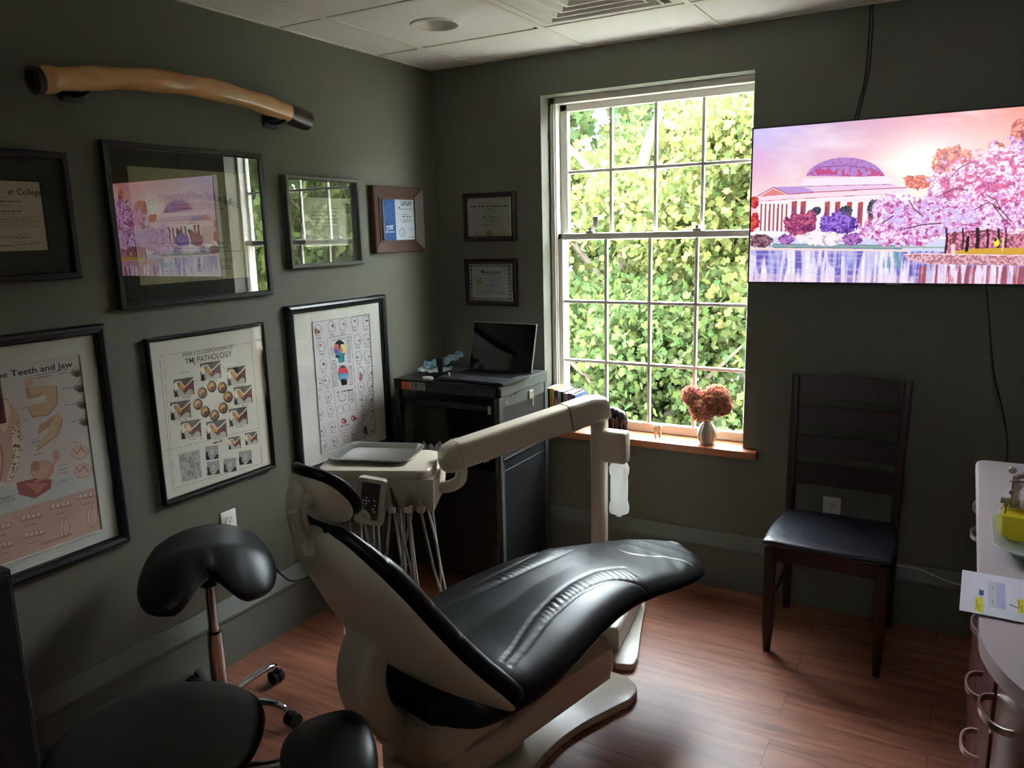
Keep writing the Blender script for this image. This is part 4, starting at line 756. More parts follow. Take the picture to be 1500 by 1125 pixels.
for j in range(NY+1):
    y = SY[0]+(SY[-1]-SY[0])*j/NY; w, zt, th = max(sm(y, SW), .03), sm(y, SZ_), sm(y, ST); row = []
    for i in range(NX+1):
        a = -1+2*i/NX; x = w*math.sin(a*math.pi/2)*1.0; q = abs(x)/w
        crown = -.022*q**3 - (th*.5)*(1-max(0, 1-q**7)**.5)*.999+(-.010*(1-q)**2 if y < .6 else 0)*min(1, (.6-y)/.3 if y < .6 else 0)
        row.append(bm.verts.new((x, y, zt+crown+groove(x, y))))
    rows.append((row, w, zt, th, y))
bot = []
for row, w, zt, th, y in rows:
    rb = [row[0]]
    for i in range(1, 24):
        a = -1+2*i/24; x = w*math.sin(a*math.pi/2); q = abs(x)/w
        rb.append(bm.verts.new((x, y, zt-th+(th*.5-.022)*(1-max(0, 1-q**5)**.5))))
    rb.append(row[-1]); bot.append(rb)
for j in range(NY):
    a, b_ = rows[j][0], rows[j+1][0]
    for i in range(NX): bm.faces.new((a[i], a[i+1], b_[i+1], b_[i]))
    a, b_ = bot[j], bot[j+1]
    for i in range(24): bm.faces.new((a[i], b_[i], b_[i+1], a[i+1]))
for j in (0, NY): bm.faces.new((rows[j][0] if j else rows[j][0][::-1])[:]+(bot[j][1:-1][::-1] if j else bot[j][1:-1]))
bb = B(); bb.bm.free(); bb.bm = bm; bb.obj('seat_cushion', M_leath, r, ang=60)
# tan under shell of the seat
rg = []
for k in range(30):
    y = -.13+1.28*k/29; w, zt, th = sm(y, SW), sm(y, SZ_), sm(y, ST); w2 = w*.9; z1 = zt-th*.55; z0 = zt-th-iv(y, [-.13, .0, .3, .6, 1.1], [.02, .035, .05, .035, .012])
    rg.append([(-w2, y, z1), (-w2, y, z1-.01), (-w2*.9, y, (z0+z1)/2-.01), (-w2*.6, y, z0), (w2*.6, y, z0), (w2*.9, y, (z0+z1)/2-.01), (w2, y, z1-.01), (w2, y, z1)])
B().rings(rg).obj('seat_shell', M_plast, r, ang=50)
# backrest
def bp(s_): return (-.012-.395*s_-.030*math.sin(s_*math.pi), .398+.582*s_)
nrm = Vector((0, .56, .40)).normalized()   # toward the patient
tup = Vector((0, -.40, .575)).normalized()
BS = [0, .03, .08, .16, .28, .42, .56, .7, .82, .9, .96, 1.0]
BW = [.20, .265, .292, .292, .275, .258, .243, .222, .186, .146, .108, .06]
def bw(s_):
    i = int(np.clip(np.searchsorted(BS, s_)-1, 0, len(BS)-2)); t = (s_-BS[i])/(BS[i+1]-BS[i]); p = [BW[max(i-1, 0)], BW[i], BW[i+1], BW[min(i+2, len(BW)-1)]]
    return .5*((2*p[1])+(p[2]-p[0])*t+(2*p[0]-5*p[1]+4*p[2]-p[3])*t*t+(3*p[1]-p[0]-3*p[2]+p[3])*t**3)
def wing(x): return .02*(abs(x)/.29)**2
def sheet(front, back, s0, s1, ns, nx, inset=0.):
    bm = bmesh.new(); F, K = [], []
    for j in range(ns+1):
        s_ = s0+(s1-s0)*j/ns; w = bw(s_)-inset; y, z = bp(s_); f, k = [], []
        for i in range(nx+1):
            a = -1+2*i/nx; x = w*math.sin(a*math.pi/2); e = abs(x)/w; e2 = min(s_-s0, s1-s_)/(s1-s0)
            rim = max(0, 1-e**6)**.5*min(1, math.sqrt(max(0, 1-(1-min(1, e2/.03))**2)) if e2 < .03 else 1)
            P = Vector((x, y, z)); mid = (front(x, s_, w)+back(x, s_, w))/2 if 0 else min(front(x, s_, w), back(x, s_, w)+.02)
            f.append(bm.verts.new(P+nrm*(back(x, s_, w)*(0)+mid+(front(x, s_, w)-mid)*rim)))
            k.append(f[-1] if i in (0, nx) else bm.verts.new(P+nrm*(mid+(back(x, s_, w)-mid)*rim-.0005)))
        F.append(f); K.append(k)
    for j in range(ns):
        for i in range(nx):
            bm.faces.new((F[j][i], F[j][i+1], F[j+1][i+1], F[j+1][i]))
            q = [K[j][i], K[j+1][i], K[j+1][i+1], K[j][i+1]]; bm.faces.new(q)
    for j in (0, ns):
        q = F[j]+K[j][1:-1][::-1]; bm.faces.new(q)
    b = B(); b.bm.free(); b.bm = bm; return b
def cf(x, s_, w):
    z = .074-.030*max(0, (s_-.78)/.22)+wing(x)-.012*(1-(abs(x)/w)**2)
    for sg in (.45, .62, .84): z -= .007*math.exp(-((s_-sg-.05*(1-(x/w)**2))/.008)**2)
    return z
sheet(cf, lambda x, s_, w: .008+wing(x), 0, .995, 150, 40).obj('backrest_cushion', M_leath, r, ang=60)
def bk(x, s_, w): return -.012-(-(-.048)*math.exp(-((s_-.36)/.30)**2)+.025*math.exp(-((s_-.85)/.2)**2))*max(0, 1-(x/w)**2)**.8+wing(x)*.6
sheet(lambda x, s_, w: .010+wing(x), bk, -.0, 1.0, 60, 40, .004).obj('backrest_shell', M_plast, r, ang=50)
# headrest
hc = Vector((0, -.378, 1.052)); th_ = R(-50); Mh = Matrix.Translation(hc) @ Matrix.Rotation(th_, 4, 'X')
# local: X right, Y along pad (down and forward), Z face normal
b = B(); q = bmesh.ops.create_uvsphere(b.bm, u_segments=36, v_segments=20, radius=1)
for v in b.bm.verts:
    x, y, z = v.co; ex = lambda t, p: math.copysign(abs(t)**p, t)
    v.co = Vector((ex(x, .8)*.080, ex(y, .8)*.098, ex(z, .7)*.020-(.020*(x*x))*(-1)+.004*y))
bmesh.ops.transform(b.bm, matrix=Mh @ Matrix.Translation((0, 0, .022)), verts=b.bm.verts); b.obj('headrest_cushion', M_leath, r, ang=60)
b = B(); q = bmesh.ops.create_uvsphere(b.bm, u_segments=36, v_segments=20, radius=1)
for v in b.bm.verts:
    x, y, z = v.co; v.co = Vector((math.copysign(abs(x)**.8, x)*.071, math.copysign(abs(y)**.8, y)*.088, z*(.014 if z > 0 else .034)+.02*x*x))
bmesh.ops.transform(b.bm, matrix=Mh, verts=b.bm.verts); b.obj('headrest_shell', M_plast, r, ang=60)
b = B(); b.tube(cr([(0, -.41, .95), (0, -.435, .99), (0, -.445, 1.04), (0, -.44, 1.08), (0, -.42, 1.095), (0, -.395, 1.07)]), [.026]*41, 12, flat=.8); b.obj('headrest_bracket', M_plast, r)
B().box((-.026, -.445, .925), (.026, -.385, .985), .012, 3).obj('bracket_socket', M_plast, r)
B().tube([(.032, -.472, 1.05), (.032, -.466, 1.0), (.03, -.45, .975)], [.012, .014, .01], 10).obj('release_lever', M_plast2, r)
B().cyl((.015, -.43, 1.07), (.038, -.43, 1.07), .015).obj('pivot_knob', M_plast, r)
# support arm behind the back
b = B(); pc = cr([(-.02, -.215, .66), (-.02, -.268, .60), (-.02, -.285, .52), (-.02, -.262, .43), (-.02, -.205, .365), (-.02, -.12, .325), (-.02, -.05, .30)], 6)
rg = []
for k, p in enumerate(pc):
    t = (pc[min(k+1, len(pc)-1)]-pc[max(k-1, 0)]).normalized(); n_ = Vector((0, -t.z, t.y)); h_ = .042; w_ = .062
    rg.append([p+Vector((x, 0, 0))+n_*z for x, z in rrect(w_*2, h_*2, .02, 3)])
b.rings(rg).obj('support_arm', M_plast, r, ang=50)
b = B(); b.prism(rrect(.30, .50, .07, cx=.0, cy=.04), .285, .395, .025, 3); b.obj('seat_carriage', M_plast, r, ang=50)
b = B(); b.prism([(x*(1-.0), y) for x, y in rrect(.28, .76, .05, cx=.01, cy=.24)], .2, .305, .028, 4); b.obj('lift_housing', M_plast, r, ang=50)
b = B(); b.lathe([(.0005, .06), (.14, .06), (.15, .075), (.15, .19), (.145, .2), (.0005, .2)], c=(-.06, -.02, 0), n=40); b.obj('base_column', M_plast, r)
b = B(); b.prism([(x, y) for x, y in rrect(.10, .26, .03, cx=-.05, cy=.20)], .03, .2, .01); b.obj('lift_arm', M_plast2, r)
bpoly = [(p.x, p.y) for p in cr([(.0, .845), (.07, .83), (.115, .77), (.10, .66), (.075, .52), (.072, .38), (.10, .24), (.18, .08), (.2, -.08), (.12, -.24), (-.06, -.29), (-.22, -.22), (-.27, -.05), (-.2, .12), (-.12, .3), (-.10, .5), (-.115, .68), (-.12, .78), (-.07, .835)], 4)]
B().prism(bpoly, .001, .03, .008).obj('base_plate', M_plast, r, ang=50)
B().prism(rrect(.06, .11, .02), .03, .05, .006, M=Matrix.Translation((-.24, -.20, 0)) @ Matrix.Rotation(R(30), 4, 'Z')).obj('foot_pedal', M_plast2, r)
# ================================================================ delivery unit
def bottle_mat():
    m = bpy.data.materials.new('frosted_bottle'); m.use_nodes = True; N = m.node_tree.nodes; L = m.node_tree.links; b = N['Principled BSDF']; b.inputs['Base Color'].default_value = (.86, .86, .83, 1); b.inputs['Roughness'].default_value = .4
    t = N.new('ShaderNodeBsdfTranslucent'); t.inputs[0].default_value = (.95, .95, .92, 1); mx = N.new('ShaderNodeMixShader'); mx.inputs[0].default_value = .6; L.new(b.outputs[0], mx.inputs[1]); L.new(t.outputs[0], mx.inputs[2]); L.new(mx.outputs[0], N['Material Output'].inputs[0]); return m
PX, PY = 1.15, -.52
r = root('dental_delivery_unit', 'beige dental delivery unit with post, swinging arm and instrument head', 'dental unit', (PX, PY, 0))
pl = cr([(1.385, -.905, 0), (1.44, -.885, 0), (1.442, -.83, 0), (1.39, -.66, 0), (1.343, -.5, 0), (1.30, -.36, 0), (1.20, -.30, 0), (1.02, -.36, 0), (1.0, -.55, 0), (1.16, -.66, 0), (1.27, -.74, 0), (1.34, -.86, 0)], 3)
B().prism([(p.x, p.y) for p in pl], .002, .03, .006).obj('base_plate', M_plast2, r, world=True)
B().prism([(1.28, -.875), (1.372, -.845), (1.31, -.42), (1.06, -.42), (1.06, -.60)], .03, .14, .018, 3).obj('junction_box', M_plast2, r, world=True)
B().prism(rrect(.064, .064, .02, cx=PX, cy=PY), .13, .89, .006).obj('post', M_plast, r, world=True)
B().box((PX+.02, PY-.034, .702), (PX+.128, PY+.034, .838), .014, 3).obj('bottle_bracket', M_plast, r, world=True)
bx = PX+.09
bt = B().lathe([(.0005, .468), (.012, .468), (.014, .474), (.022, .478), (.040, .486), (.0425, .50), (.041, .52), (.036, .535), (.037, .62), (.0355, .64), (.041, .66), (.042, .68), (.034, .70), (.02, .714), (.0005, .715)], c=(bx, PY, 0), n=32).obj('water_bottle', bottle_mat(), r, world=True)
B().cyl((bx, PY, .71), (bx, PY, .728), .017).obj('bottle_cap', M_white, bt)
a0, a1 = Vector((.79, -1.04, .82)), Vector((1.145, -.535, .932)); ad = (a1-a0).normalized(); sd = ad.cross(Vector((0, 0, 1))).normalized(); up = sd.cross(ad)
def armring(p, w_, h_, rr=.02): return [p+sd*x+up*z for x, z in rrect(w_, h_, rr, 4)]
b = B(); b.rings([armring(a0+ad*t, .088, .108) for t in (0, .48)]); b.obj('arm', M_plast, r, world=True, ang=50)
b = B(); b.rings([armring(a0+ad*t-up*dz, w_, h_, .018) for t, w_, h_, dz in ((-.003, .092, .112, 0), (-.05, .09, .10, .004), (-.072, .08, .07, .012), (-.078, .06, .04, .016))]); b.obj('elbow_cover', M_plast, r, world=True, ang=50)
b = B(); b.rings([armring(a0+ad*t-up*dz, w_, h_, .018) for t, w_, h_, dz in ((.483, .092, .112, 0), (.60, .094, .11, .0), (.655, .09, .10, .006), (.668, .08, .08, .01))]); b.obj('shoulder_cover', M_plast, r, world=True, ang=50)
B().cyl((PX, PY, .88), (PX, PY, .92), .036).obj('post_collar', M_plast2, r, world=True)
e_ = Vector((math.cos(R(25)), math.sin(R(25)), 0)); n_ = Vector((-e_.y, e_.x, 0)); HO = Vector((.777, -1.218, 0))
def hp(a, d, z): return HO+e_*a+n_*d+Vector((0, 0, z))
MH = Matrix((( e_.x, n_.x, 0, HO.x), (e_.y, n_.y, 0, HO.y), (0, 0, 1, 0), (0, 0, 0, 1)))
t0 = a0+ad*.0-up*.05
B().tube(cr([t0+Vector((0, 0, .01)), t0-Vector((0, 0, .03)), Vector((.795, -1.05, .715)), Vector((.76, -1.075, .695)), hp(-.02, .13, .695)], 7), .0235, 16).obj('elbow_tube', M_plast, r, world=True)
hd = B().prism([(x, y) for x, y in rrect(.43, .28, .045, 6, cx=-.213, cy=.142)], .765, .8, .010, 3, M=MH).obj('head_top', M_plast, r, world=True, ang=50)
pf = [(.006, .765), (-.004, .75), (-.012, .70), (-.016, .66), (-.012, .65), (.02, .648), (.22, .66), (.26, .70), (.268, .765)]
b = B(); b.rings([[HO+e_*a+n_*(d if d < .1 else d)+Vector((0, 0, z)) for d, z in pf] for a in (-.425, -.42, -.02, .0, .006, .014)][:]); b.obj('head_body', M_plast, r, world=True, ang=40)
cp = B(); rg = []
for z, sh in ((.784, 0), (.70, -.018), (.606, -.03)): pass
Mp = MH @ Matrix.Translation((-.215, -.03, .695)) @ Matrix.Rotation(R(9), 4, 'Y')
cp.prism(rrect(.108, .178, .012), -.016, .014, .005, M=Mp @ Matrix.Rotation(R(90), 4, 'X')); cpo = cp.obj('control_panel', M_plast2, r, world=True)
B().box((-.034, -.018, -.068), (.034, -.0165, .075), M=Mp).obj('display', mat('panel_display', (58, 58, 58), .3), cpo, smooth=False)
B().box((-.034, -.0185, .02), (.034, -.018, .07), M=Mp).obj('screen', mat('panel_screen', (74, 74, 76), .15), cpo, smooth=False)
B().prism([(-.034, -.067)]+[(-.034+.045*math.sin(R(a)), -.067+.04*math.cos(R(a))) for a in range(0, 91, 10)], .0182, .0192, M=Mp @ Matrix.Rotation(R(90), 4, 'X')).obj('logo_field', mat('pale_field', (176, 172, 160), .4), cpo, smooth=False)
b = B()
for q in ([(-.03, -.047), (-.02, -.043), (-.022, -.055), (-.028, -.052)], [(-.015, -.045), (-.012, -.064)], [(-.02, -.056), (-.002, -.054)]):
    b.tube([Mp @ Vector((x, -.0195, z)) for x, z in q], .001, 5)
b.obj('logo', M_black, cpo)
for x, z in ((-.022, .005), (-.013, .005), (-.003, .005), (-.013, .016), (-.013, -.006), (.016, .008), (.02, -.01), (.014, -.024), (.02, -.034)):
    B().sph(Mp @ Vector((x, -.0185, z)), .0035, u=10, v=6).obj('button', M_plast, cpo)
for a, zt, m in ((-.138, .748, M_cartL), (-.08, .742, M_steel), (-.032, .712, M_brass)):
    B().box((-.014, -.022, -.012), (.014, .012, .012), .006, M=Matrix.Translation(hp(a+.002, -.02, .662)) @ Matrix.Rotation(R(25), 4, 'Z')).obj('holder', M_plast2, r, world=True)
    z0 = .648; L_ = zt-z0; dx = -.008 if a < -.1 else 0
    P = [hp(a+dx*(-1+t)*1. + .010*(1-t) if a < -.1 else a, -.026-.006*t, z0+L_*t) for t in (0, .15, .35, .6, .8, 1)]
    B().tube(P, [.006, .0085, .0095, .0075, .0055, .003], 12).obj('handpiece', m, r, world=True)
def hose(pts): B().tube(cr([hp(*p) for p in pts], 8), .0052, 8).obj('hose', M_hose, r, world=True)
hose([(-.125, -.028, .655), (-.105, -.03, .56), (-.08, -.03, .43), (-.06, -.03, .31), (-.03, .0, .24), (0, .06, .26), (.0, .12, .4), (-.05, .14, .66)])
hose([(-.08, -.028, .655), (-.074, -.03, .5), (-.064, -.03, .36), (-.05, -.02, .26), (-.03, .04, .2), (-.08, .1, .25), (-.12, .14, .66)])
hose([(-.03, -.028, .655), (-.012, -.03, .54), (.01, -.03, .42), (.028, -.03, .35), (.04, .0, .28), (.03, .08, .27), (-.01, .14, .45), (-.03, .16, .66)])
hose([(-.076, .03, .66), (-.085, .03, .6), (-.115, .02, .48), (-.135, .02, .36), (-.15, .04, .25), (-.14, .1, .24), (-.15, .14, .66)])
hose([(-.11, .04, .66), (-.115, .04, .55), (-.118, .04, .4), (-.12, .06, .28), (-.14, .12, .26), (-.18, .14, .66)])
hose([(-.156, .02, .66), (-.165, .02, .58), (-.186, .02, .45), (-.2, .03, .34), (-.22, .08, .27), (-.24, .13, .4), (-.24, .14, .66)])
hose([(-.25, -.02, .61), (-.24, -.02, .55), (-.23, -.01, .48), (-.215, .02, .38), (-.23, .08, .32), (-.26, .13, .45), (-.26, .14, .66)])
hose([(-.32, .02, .66), (-.318, .02, .58), (-.31, .02, .5), (-.3, .03, .40), (-.3, .09, .33), (-.31, .13, .45), (-.31, .14, .66)])
# steel tray resting on the head
tr = B(); MT = Matrix.Translation((.462+.012, -1.135-.005, .8015)) @ Matrix.Rotation(R(20.6), 4, 'Z'); rg = []
for w_, d_, z, rr in ((.27, .20, 0, .03), (.28, .21, .002, .034), (.30, .232, .014, .038), (.326, .256, .0165, .042), (.33, .26, .014, .044), (.326, .256, .0185, .042), (.30, .232, .017, .038), (.276, .206, .004, .034), (.262, .192, .0025, .03)):
    rg.append([MT @ Vector((x, y, z)) for x, y in rrect(w_, d_, rr, 6)])
o = tr.rings(rg).obj('instrument_tray', M_steel, ang=50); tag(o, 'empty stainless steel tray lying on the delivery unit head', 'tray')
# ================================================================ stools
def saddle(name, label, loc, rz, ztop, hw=.215, hd=.16, tilt=0., post_to=.09):
    r = root(name, label, 'stool', (loc[0], loc[1], 0), rz); bm = bmesh.new(); NU, NV = 56, 40; top, bt_ = [], []
    def f(u, v):     # u lateral, v fore (-1 near the open side) / aft
        # squircle plan, lobes flare toward the near side
        a = u*math.sqrt(1-v*v/2); c = v*math.sqrt(1-u*u/2)
        x = a*hw*(1.04-.05*v); y = c*hd-.0*a*a
        n = max(0, -c)
        z = -(.05+.10*(.5-.5*c))*abs(a)**2.3 - .10*n**1.7*min(1, abs(a)/.45)**.8 - .04*n**1.5 + .022*max(0, c)**1.5*(1-a*a)
        z += 0
        y2 = y + .05*n*math.exp(-(a/.26)**2)*1.6           # notch between the lobes
        return Vector((x*(1-.10*abs(a)**3), y2, ztop-.02+z))
    for j in range(NV+1):
        v = -1+2*j/NV
        top.append([bm.verts.new(f(-1+2*i/NU, v)) for i in range(NU+1)])
    bm.normal_update()
    for j in range(NV):
        for i in range(NU): bm.faces.new((top[j][i], top[j][i+1], top[j+1][i+1], top[j+1][i]))
    bmesh.ops.recalc_face_normals(bm, faces=bm.faces[:]); bm.normal_update()
    up_ = sum(fc.normal.z for fc in bm.faces) > 0
    nn = {v: v.normal.copy()*(1 if up_ else -1) for v in bm.verts}
    for j in range(NV+1):
        rowb = []
        for i in range(NU+1):
            v = top[j][i]; u, w = -1+2*i/NU, -1+2*j/NV; e = max(abs(u), abs(w)); tk = .055*max(0, 1-e**8)**.5
            v0 = v.co.copy(); v.co = v0+nn[v]*tk*.45; rowb.append(v if i in (0, NU) or j in (0, NV) else bm.verts.new(v0-nn[v]*tk*.75))
        bt_.append(rowb)
    for j in range(NV):
        for i in range(NU):
            q = []
            for vv in (bt_[j][i], bt_[j+1][i], bt_[j+1][i+1], bt_[j][i+1]):
                if vv not in q: q.append(vv)
            if len(q) > 2:
                try: bm.faces.new(q)
                except ValueError: pass
    b = B(); b.bm.free(); b.bm = bm; b.obj('seat', M_satin, r, ang=70)
    B().prism(rrect(.12, .10, .01), ztop-.115, ztop-.085, .004).cyl((0, 0, ztop-.14), (0, 0, ztop-.11), .03).obj('seat_mechanism', M_black, r)
    return r
def starbase(r, rot, n=5, L_=.275, hz=.075, post=(.02, .33, .56), spread=360):
    B().cyl((0, 0, hz-.02), (0, 0, post[1]), .027, .025, 28).lathe([(.025, post[1]), (.026, post[1]+.004), (.018, post[1]+.008)], n=28).obj('column', M_chrome, r)
    B().cyl((0, 0, post[1]), (0, 0, post[2]), .0165, n=24).obj('gas_lift', M_chrome, r)
    B().lathe([(.0005, .05), (.04, .052), (.046, .065), (.042, .09), (.03, .102), (.0005, .104)], n=28).obj('hub', M_chrome, r)
    for k in range(n):
        a = R(rot+360*k/n); d = Vector((math.cos(a), math.sin(a), 0)); s_ = Vector((-d.y, d.x, 0))
        b = B(); pts = cr([d*.03+Vector((0, 0, .075)), d*.12+Vector((0, 0, .088)), d*.21+Vector((0, 0, .09)), d*(L_-.015)+Vector((0, 0, .082)), d*L_+Vector((0, 0, .066))], 5)
        b.tube(pts, [.017-.006*min(1, q/(len(pts)-3)) for q in range(len(pts))], 12, flat=.75); b.obj('leg', M_chrome, r)
        c = B(); p = d*L_; ca = R(rot*1.7+95*k); cd = Vector((math.cos(ca), math.sin(ca), 0)); off = Vector((-cd.y, cd.x, 0))*.018
        for sg in (-1, 1): c.cyl(p+off+cd*.013*sg-cd*.008+Vector((0, 0, .026)), p+off+cd*.013*sg+cd*.008+Vector((0, 0, .026)), .0255, n=20)
        c.cyl(p+Vector((0, 0, .03)), p+Vector((0, 0, .07)), .006, n=10); c.box(tuple(p+off-Vector((.012, .012, -.026))), tuple(p+Vector((.012, .012, .055))), .005); c.obj('castor', M_rubber, r)
r = saddle('saddle_stool', 'black saddle stool with a chrome star base beside the left wall', (.29, -1.83), math.atan2(.8, .6), .648, .228, .175)
starbase(r, 16-math.degrees(math.atan2(.8, .6)), L_=.255, post=(.02, .33, .56))
# near saddle stool, seen from above at the bottom of the photograph
r = root('operator_stool', 'black round operator stool in the near foreground beside the dental chair', 'stool', (1.04, -2.56, 0), R(35))
b = B(); q = bmesh.ops.create_uvsphere(b.bm, u_segments=48, v_segments=24, radius=1)
for v in b.bm.verts:
    x, y, z = v.co; rr = math.hypot(x, y); v.co = Vector((math.copysign(abs(x)**.92, x)*.215, math.copysign(abs(y)**.92, y)*.215, .62+math.copysign(abs(z)**.75, z)*.045-(.018*(1-rr*rr) if z > 0 else 0)))
b.obj('seat', M_satin, r, ang=60)
B().cyl((0, 0, .52), (0, 0, .545), .09).obj('seat_mechanism', M_black, r)
starbase(r, 20, L_=.26, post=(.02, .33, .53))
B().tube(cr([(.04, 0, .53), (.16, .03, .525), (.25, .04, .53), (.285, .05, .56)]), .011, 10).obj('lever', M_chrome, r)
# padded arm rest of the near stool
p0 = r.matrix_basis.inverted()
def wl(x, y, z): return p0 @ Vector((x, y, z))
b = B(); q = bmesh.ops.create_uvsphere(b.bm, u_segments=40, v_segments=20, radius=1)
for v in b.bm.verts:
    x, y, z = v.co; v.co = Vector((math.copysign(abs(x)**.85, x)*.16, math.copysign(abs(y)**.85, y)*.095, math.copysign(abs(z)**.8, z)*.045-.03*x*x+.015*y))
bmesh.ops.transform(b.bm, matrix=p0 @ Matrix.Translation((1.37, -2.405, .605)) @ Matrix.Rotation(R(-38), 4, 'Z'), verts=b.bm.verts); b.obj('arm_rest', M_satin, r, ang=60)
B().tube(cr([wl(1.10, -2.56, .535), wl(1.24, -2.50, .50), wl(1.38, -2.44, .50), wl(1.42, -2.42, .575)]), .013, 10).obj('rest_bracket', M_chrome, r)
# ================================================================ dining chair
X0, X1, YF, YB = 1.835, 2.275, -.515, -.075
r = root('dining_chair', 'dark mahogany ladder back chair with a black vinyl seat against the wall', 'chair', ((X0+X1)/2, (YF+YB)/2, 0))
def leg(pts, w_, d_, name='leg'):
    b = B(); rg = []
    for (x, y, z), w1, d1 in zip(pts, w_, d_): rg.append([Vector((x+a, y+c, z)) for a, c in rrect(w1, d1, .006, 2)])
    b.rings(rg); return b.obj(name, M_maho, r, world=True, ang=40)
for x in (X0+.022, X1-.022): leg([(x, YF+.022, 0), (x, YF+.02, .12), (x, YF+.022, .44)], (.026, .042, .042), (.026, .042, .042))
for x, s_ in ((X0+.018, -1), (X1-.018, 1)): leg([(x+s_*.0, YB-.005, 0), (x, YB-.02, .25), (x, YB-.015, .45), (x+s_*.004, YB+.0, .7), (x+s_*.008, YB+.022, .92), (x+s_*.012, YB+.035, 1.035)], (.03, .036, .036, .034, .032, .03), (.03, .038, .04, .034, .03, .026), 'post')
b = B(); b.box((X0+.03, YF+.008, .385), (X1-.03, YF+.03, .445), .003); b.obj('apron', M_maho, r, world=True, smooth=False)
b = B(); b.box((X0+.03, YB-.028, .385), (X1-.03, YB-.006, .445), .003); b.obj('apron', M_maho, r, world=True, smooth=False)
for x in (X0+.012, X1-.034): B().box((x, YF+.03, .385), (x+.022, YB-.03, .445), .003).obj('apron', M_maho, r, world=True, smooth=False)
for x in (X0+.016, X1-.030): B().box((x, YF+.035, .20), (x+.014, YB-.03, .235), .003).obj('stretcher', M_maho, r, world=True, smooth=False)
for zt in (1.03, .908, .786, .664):
    rg = []
    for k in range(13):
        t = k/12; x = X0+.03+(X1-X0-.06)*t; bow = .022*math.sin(math.pi*t); yy = [iv(z, [.45, .7, .92, 1.035], [YB-.015, YB, YB+.022, YB+.035]) for z in (zt-.088, zt)]
        tz = .008*math.sin(math.pi*t) if zt > 1 else 0
        rg.append([Vector((x, yy[0]-.008+bow*.4, zt-.088)), Vector((x, yy[0]+.008+bow*.4, zt-.088)), Vector((x, yy[1]+.008+bow*.4, zt+tz)), Vector((x, yy[1]-.008+bow*.4, zt+tz))])
    B().rings(rg).obj('slat', M_maho, r, world=True)
b = B(); q = bmesh.ops.create_uvsphere(b.bm, u_segments=64, v_segments=20, radius=1)
for v in b.bm.verts:
    x, y, z = v.co; ax = lambda t, p: math.copysign(abs(t)**p, t)
    a = math.atan2(y, x); rr = math.hypot(x, y); mx = max(abs(math.cos(a)), abs(math.sin(a))); sq = rr/(mx**.82 if rr else 1)
    X_, Y_ = sq*math.cos(a), sq*math.sin(a); v.co = Vector((X_*(.228-.012*Y_), Y_*.215-.012, .458+(ax(z, .6)*.026 if z > 0 else ax(z, .5)*.014)+(.008*(1-rr) if z > 0 else 0)))
bmesh.ops.translate(b.bm, verts=b.bm.verts, vec=((X0+X1)/2, (YF+YB)/2-.012, 0)); b.obj('seat', mat('chair_vinyl', (26, 28, 38), .38, var=.12, bump=.35, bscale=60, vscale=14), r, world=True, ang=70)
# ================================================================ counter and cabinets on the right
def cpoly(ins, ybk=-.60):
    x0 = 2.505+ins; c = (2.805, -1.83); rr = .30-ins
    p = [(XR-.006, ybk-ins), (x0+.04, ybk-ins)] + [(x0+.04-.04*math.sin(R(a)), ybk-ins-.04+.04*math.cos(R(a))) for a in (22, 45, 67, 90)]
    p += [(c[0]-rr*math.cos(R(a)), c[1]-rr*1.15*math.sin(R(a))) for a in range(0, 91, 6)] + [(XR-.006, c[1]-rr*1.15)]
    return p[::-1]
tag(B().prism(cpoly(0), .868, .90, .008, 3).obj('countertop', M_count, ang=30), 'pale speckled countertop with a rounded near end on the right', 'countertop')
def handle(b0, par, y, z, x=2.54, rz=0.):
    M = Matrix.Translation((x, y, z)) @ Matrix.Rotation(rz, 4, 'Z')
    pts = cr([(0, -.058, 0), (-.018, -.054, 0), (-.032, -.034, 0), (-.037, 0, 0), (-.032, .034, 0), (-.018, .054, 0), (0, .058, 0)], 5); rg = []
    for k, p in enumerate(pts):
        t = (pts[min(k+1, len(pts)-1)]-pts[max(k-1, 0)]).normalized(); n_ = Vector((-t.y, t.x, 0))
        rg.append([M @ (p+n_*a+Vector((0, 0, c))) for a, c in ((.0022, .0065), (-.0022, .0065), (-.0022, -.0065), (.0022, -.0065))])
    return B().rings(rg).obj('handle', M_brass, par, world=par.type == 'EMPTY', ang=40)
r = root('base_cabinet', 'burgundy base cabinet at the far end of the counter nearest the wall', 'cabinet', (2.83, -.89, 0))
B().box((2.556, -1.165, .08), (XR-.008, -.635, .866)).box((2.60, -1.16, 0), (XR-.01, -.64, .08)).obj('carcass', M_cab, r, world=True, smooth=False)
for z0, z1, hz in ((.785, .86, .825), (.70, .78, .742)):
    d = B().box((2.538, -1.16, z0), (2.555, -.64, z1), .003).obj('drawer', M_cab, r, world=True, smooth=False); handle(0, d, -.87, hz)
d = B().box((2.538, -1.16, .09), (2.555, -.64, .695), .003).obj('door', M_cab, r, world=True, smooth=False)
r = root('base_cabinet', 'burgundy three drawer base cabinet in the middle of the counter run', 'cabinet', (2.83, -1.49, 0))
B().box((2.556, -1.825, .08), (XR-.008, -1.172, .866)).box((2.60, -1.82, 0), (XR-.01, -1.175, .08)).obj('carcass', M_cab, r, world=True, smooth=False)
for z0, z1, hz in ((.685, .86, .755), (.535, .678, .605), (.385, .528, .455), (.09, .378, .30)):
    d = B().box((2.538, -1.82, z0), (2.555, -1.175, z1), .003).obj('drawer', M_cab, r, world=True, smooth=False); handle(0, d, -1.51, hz)
r = root('base_cabinet', 'burgundy curved end cabinet under the rounded corner of the counter', 'cabinet', (2.86, -1.98, 0))
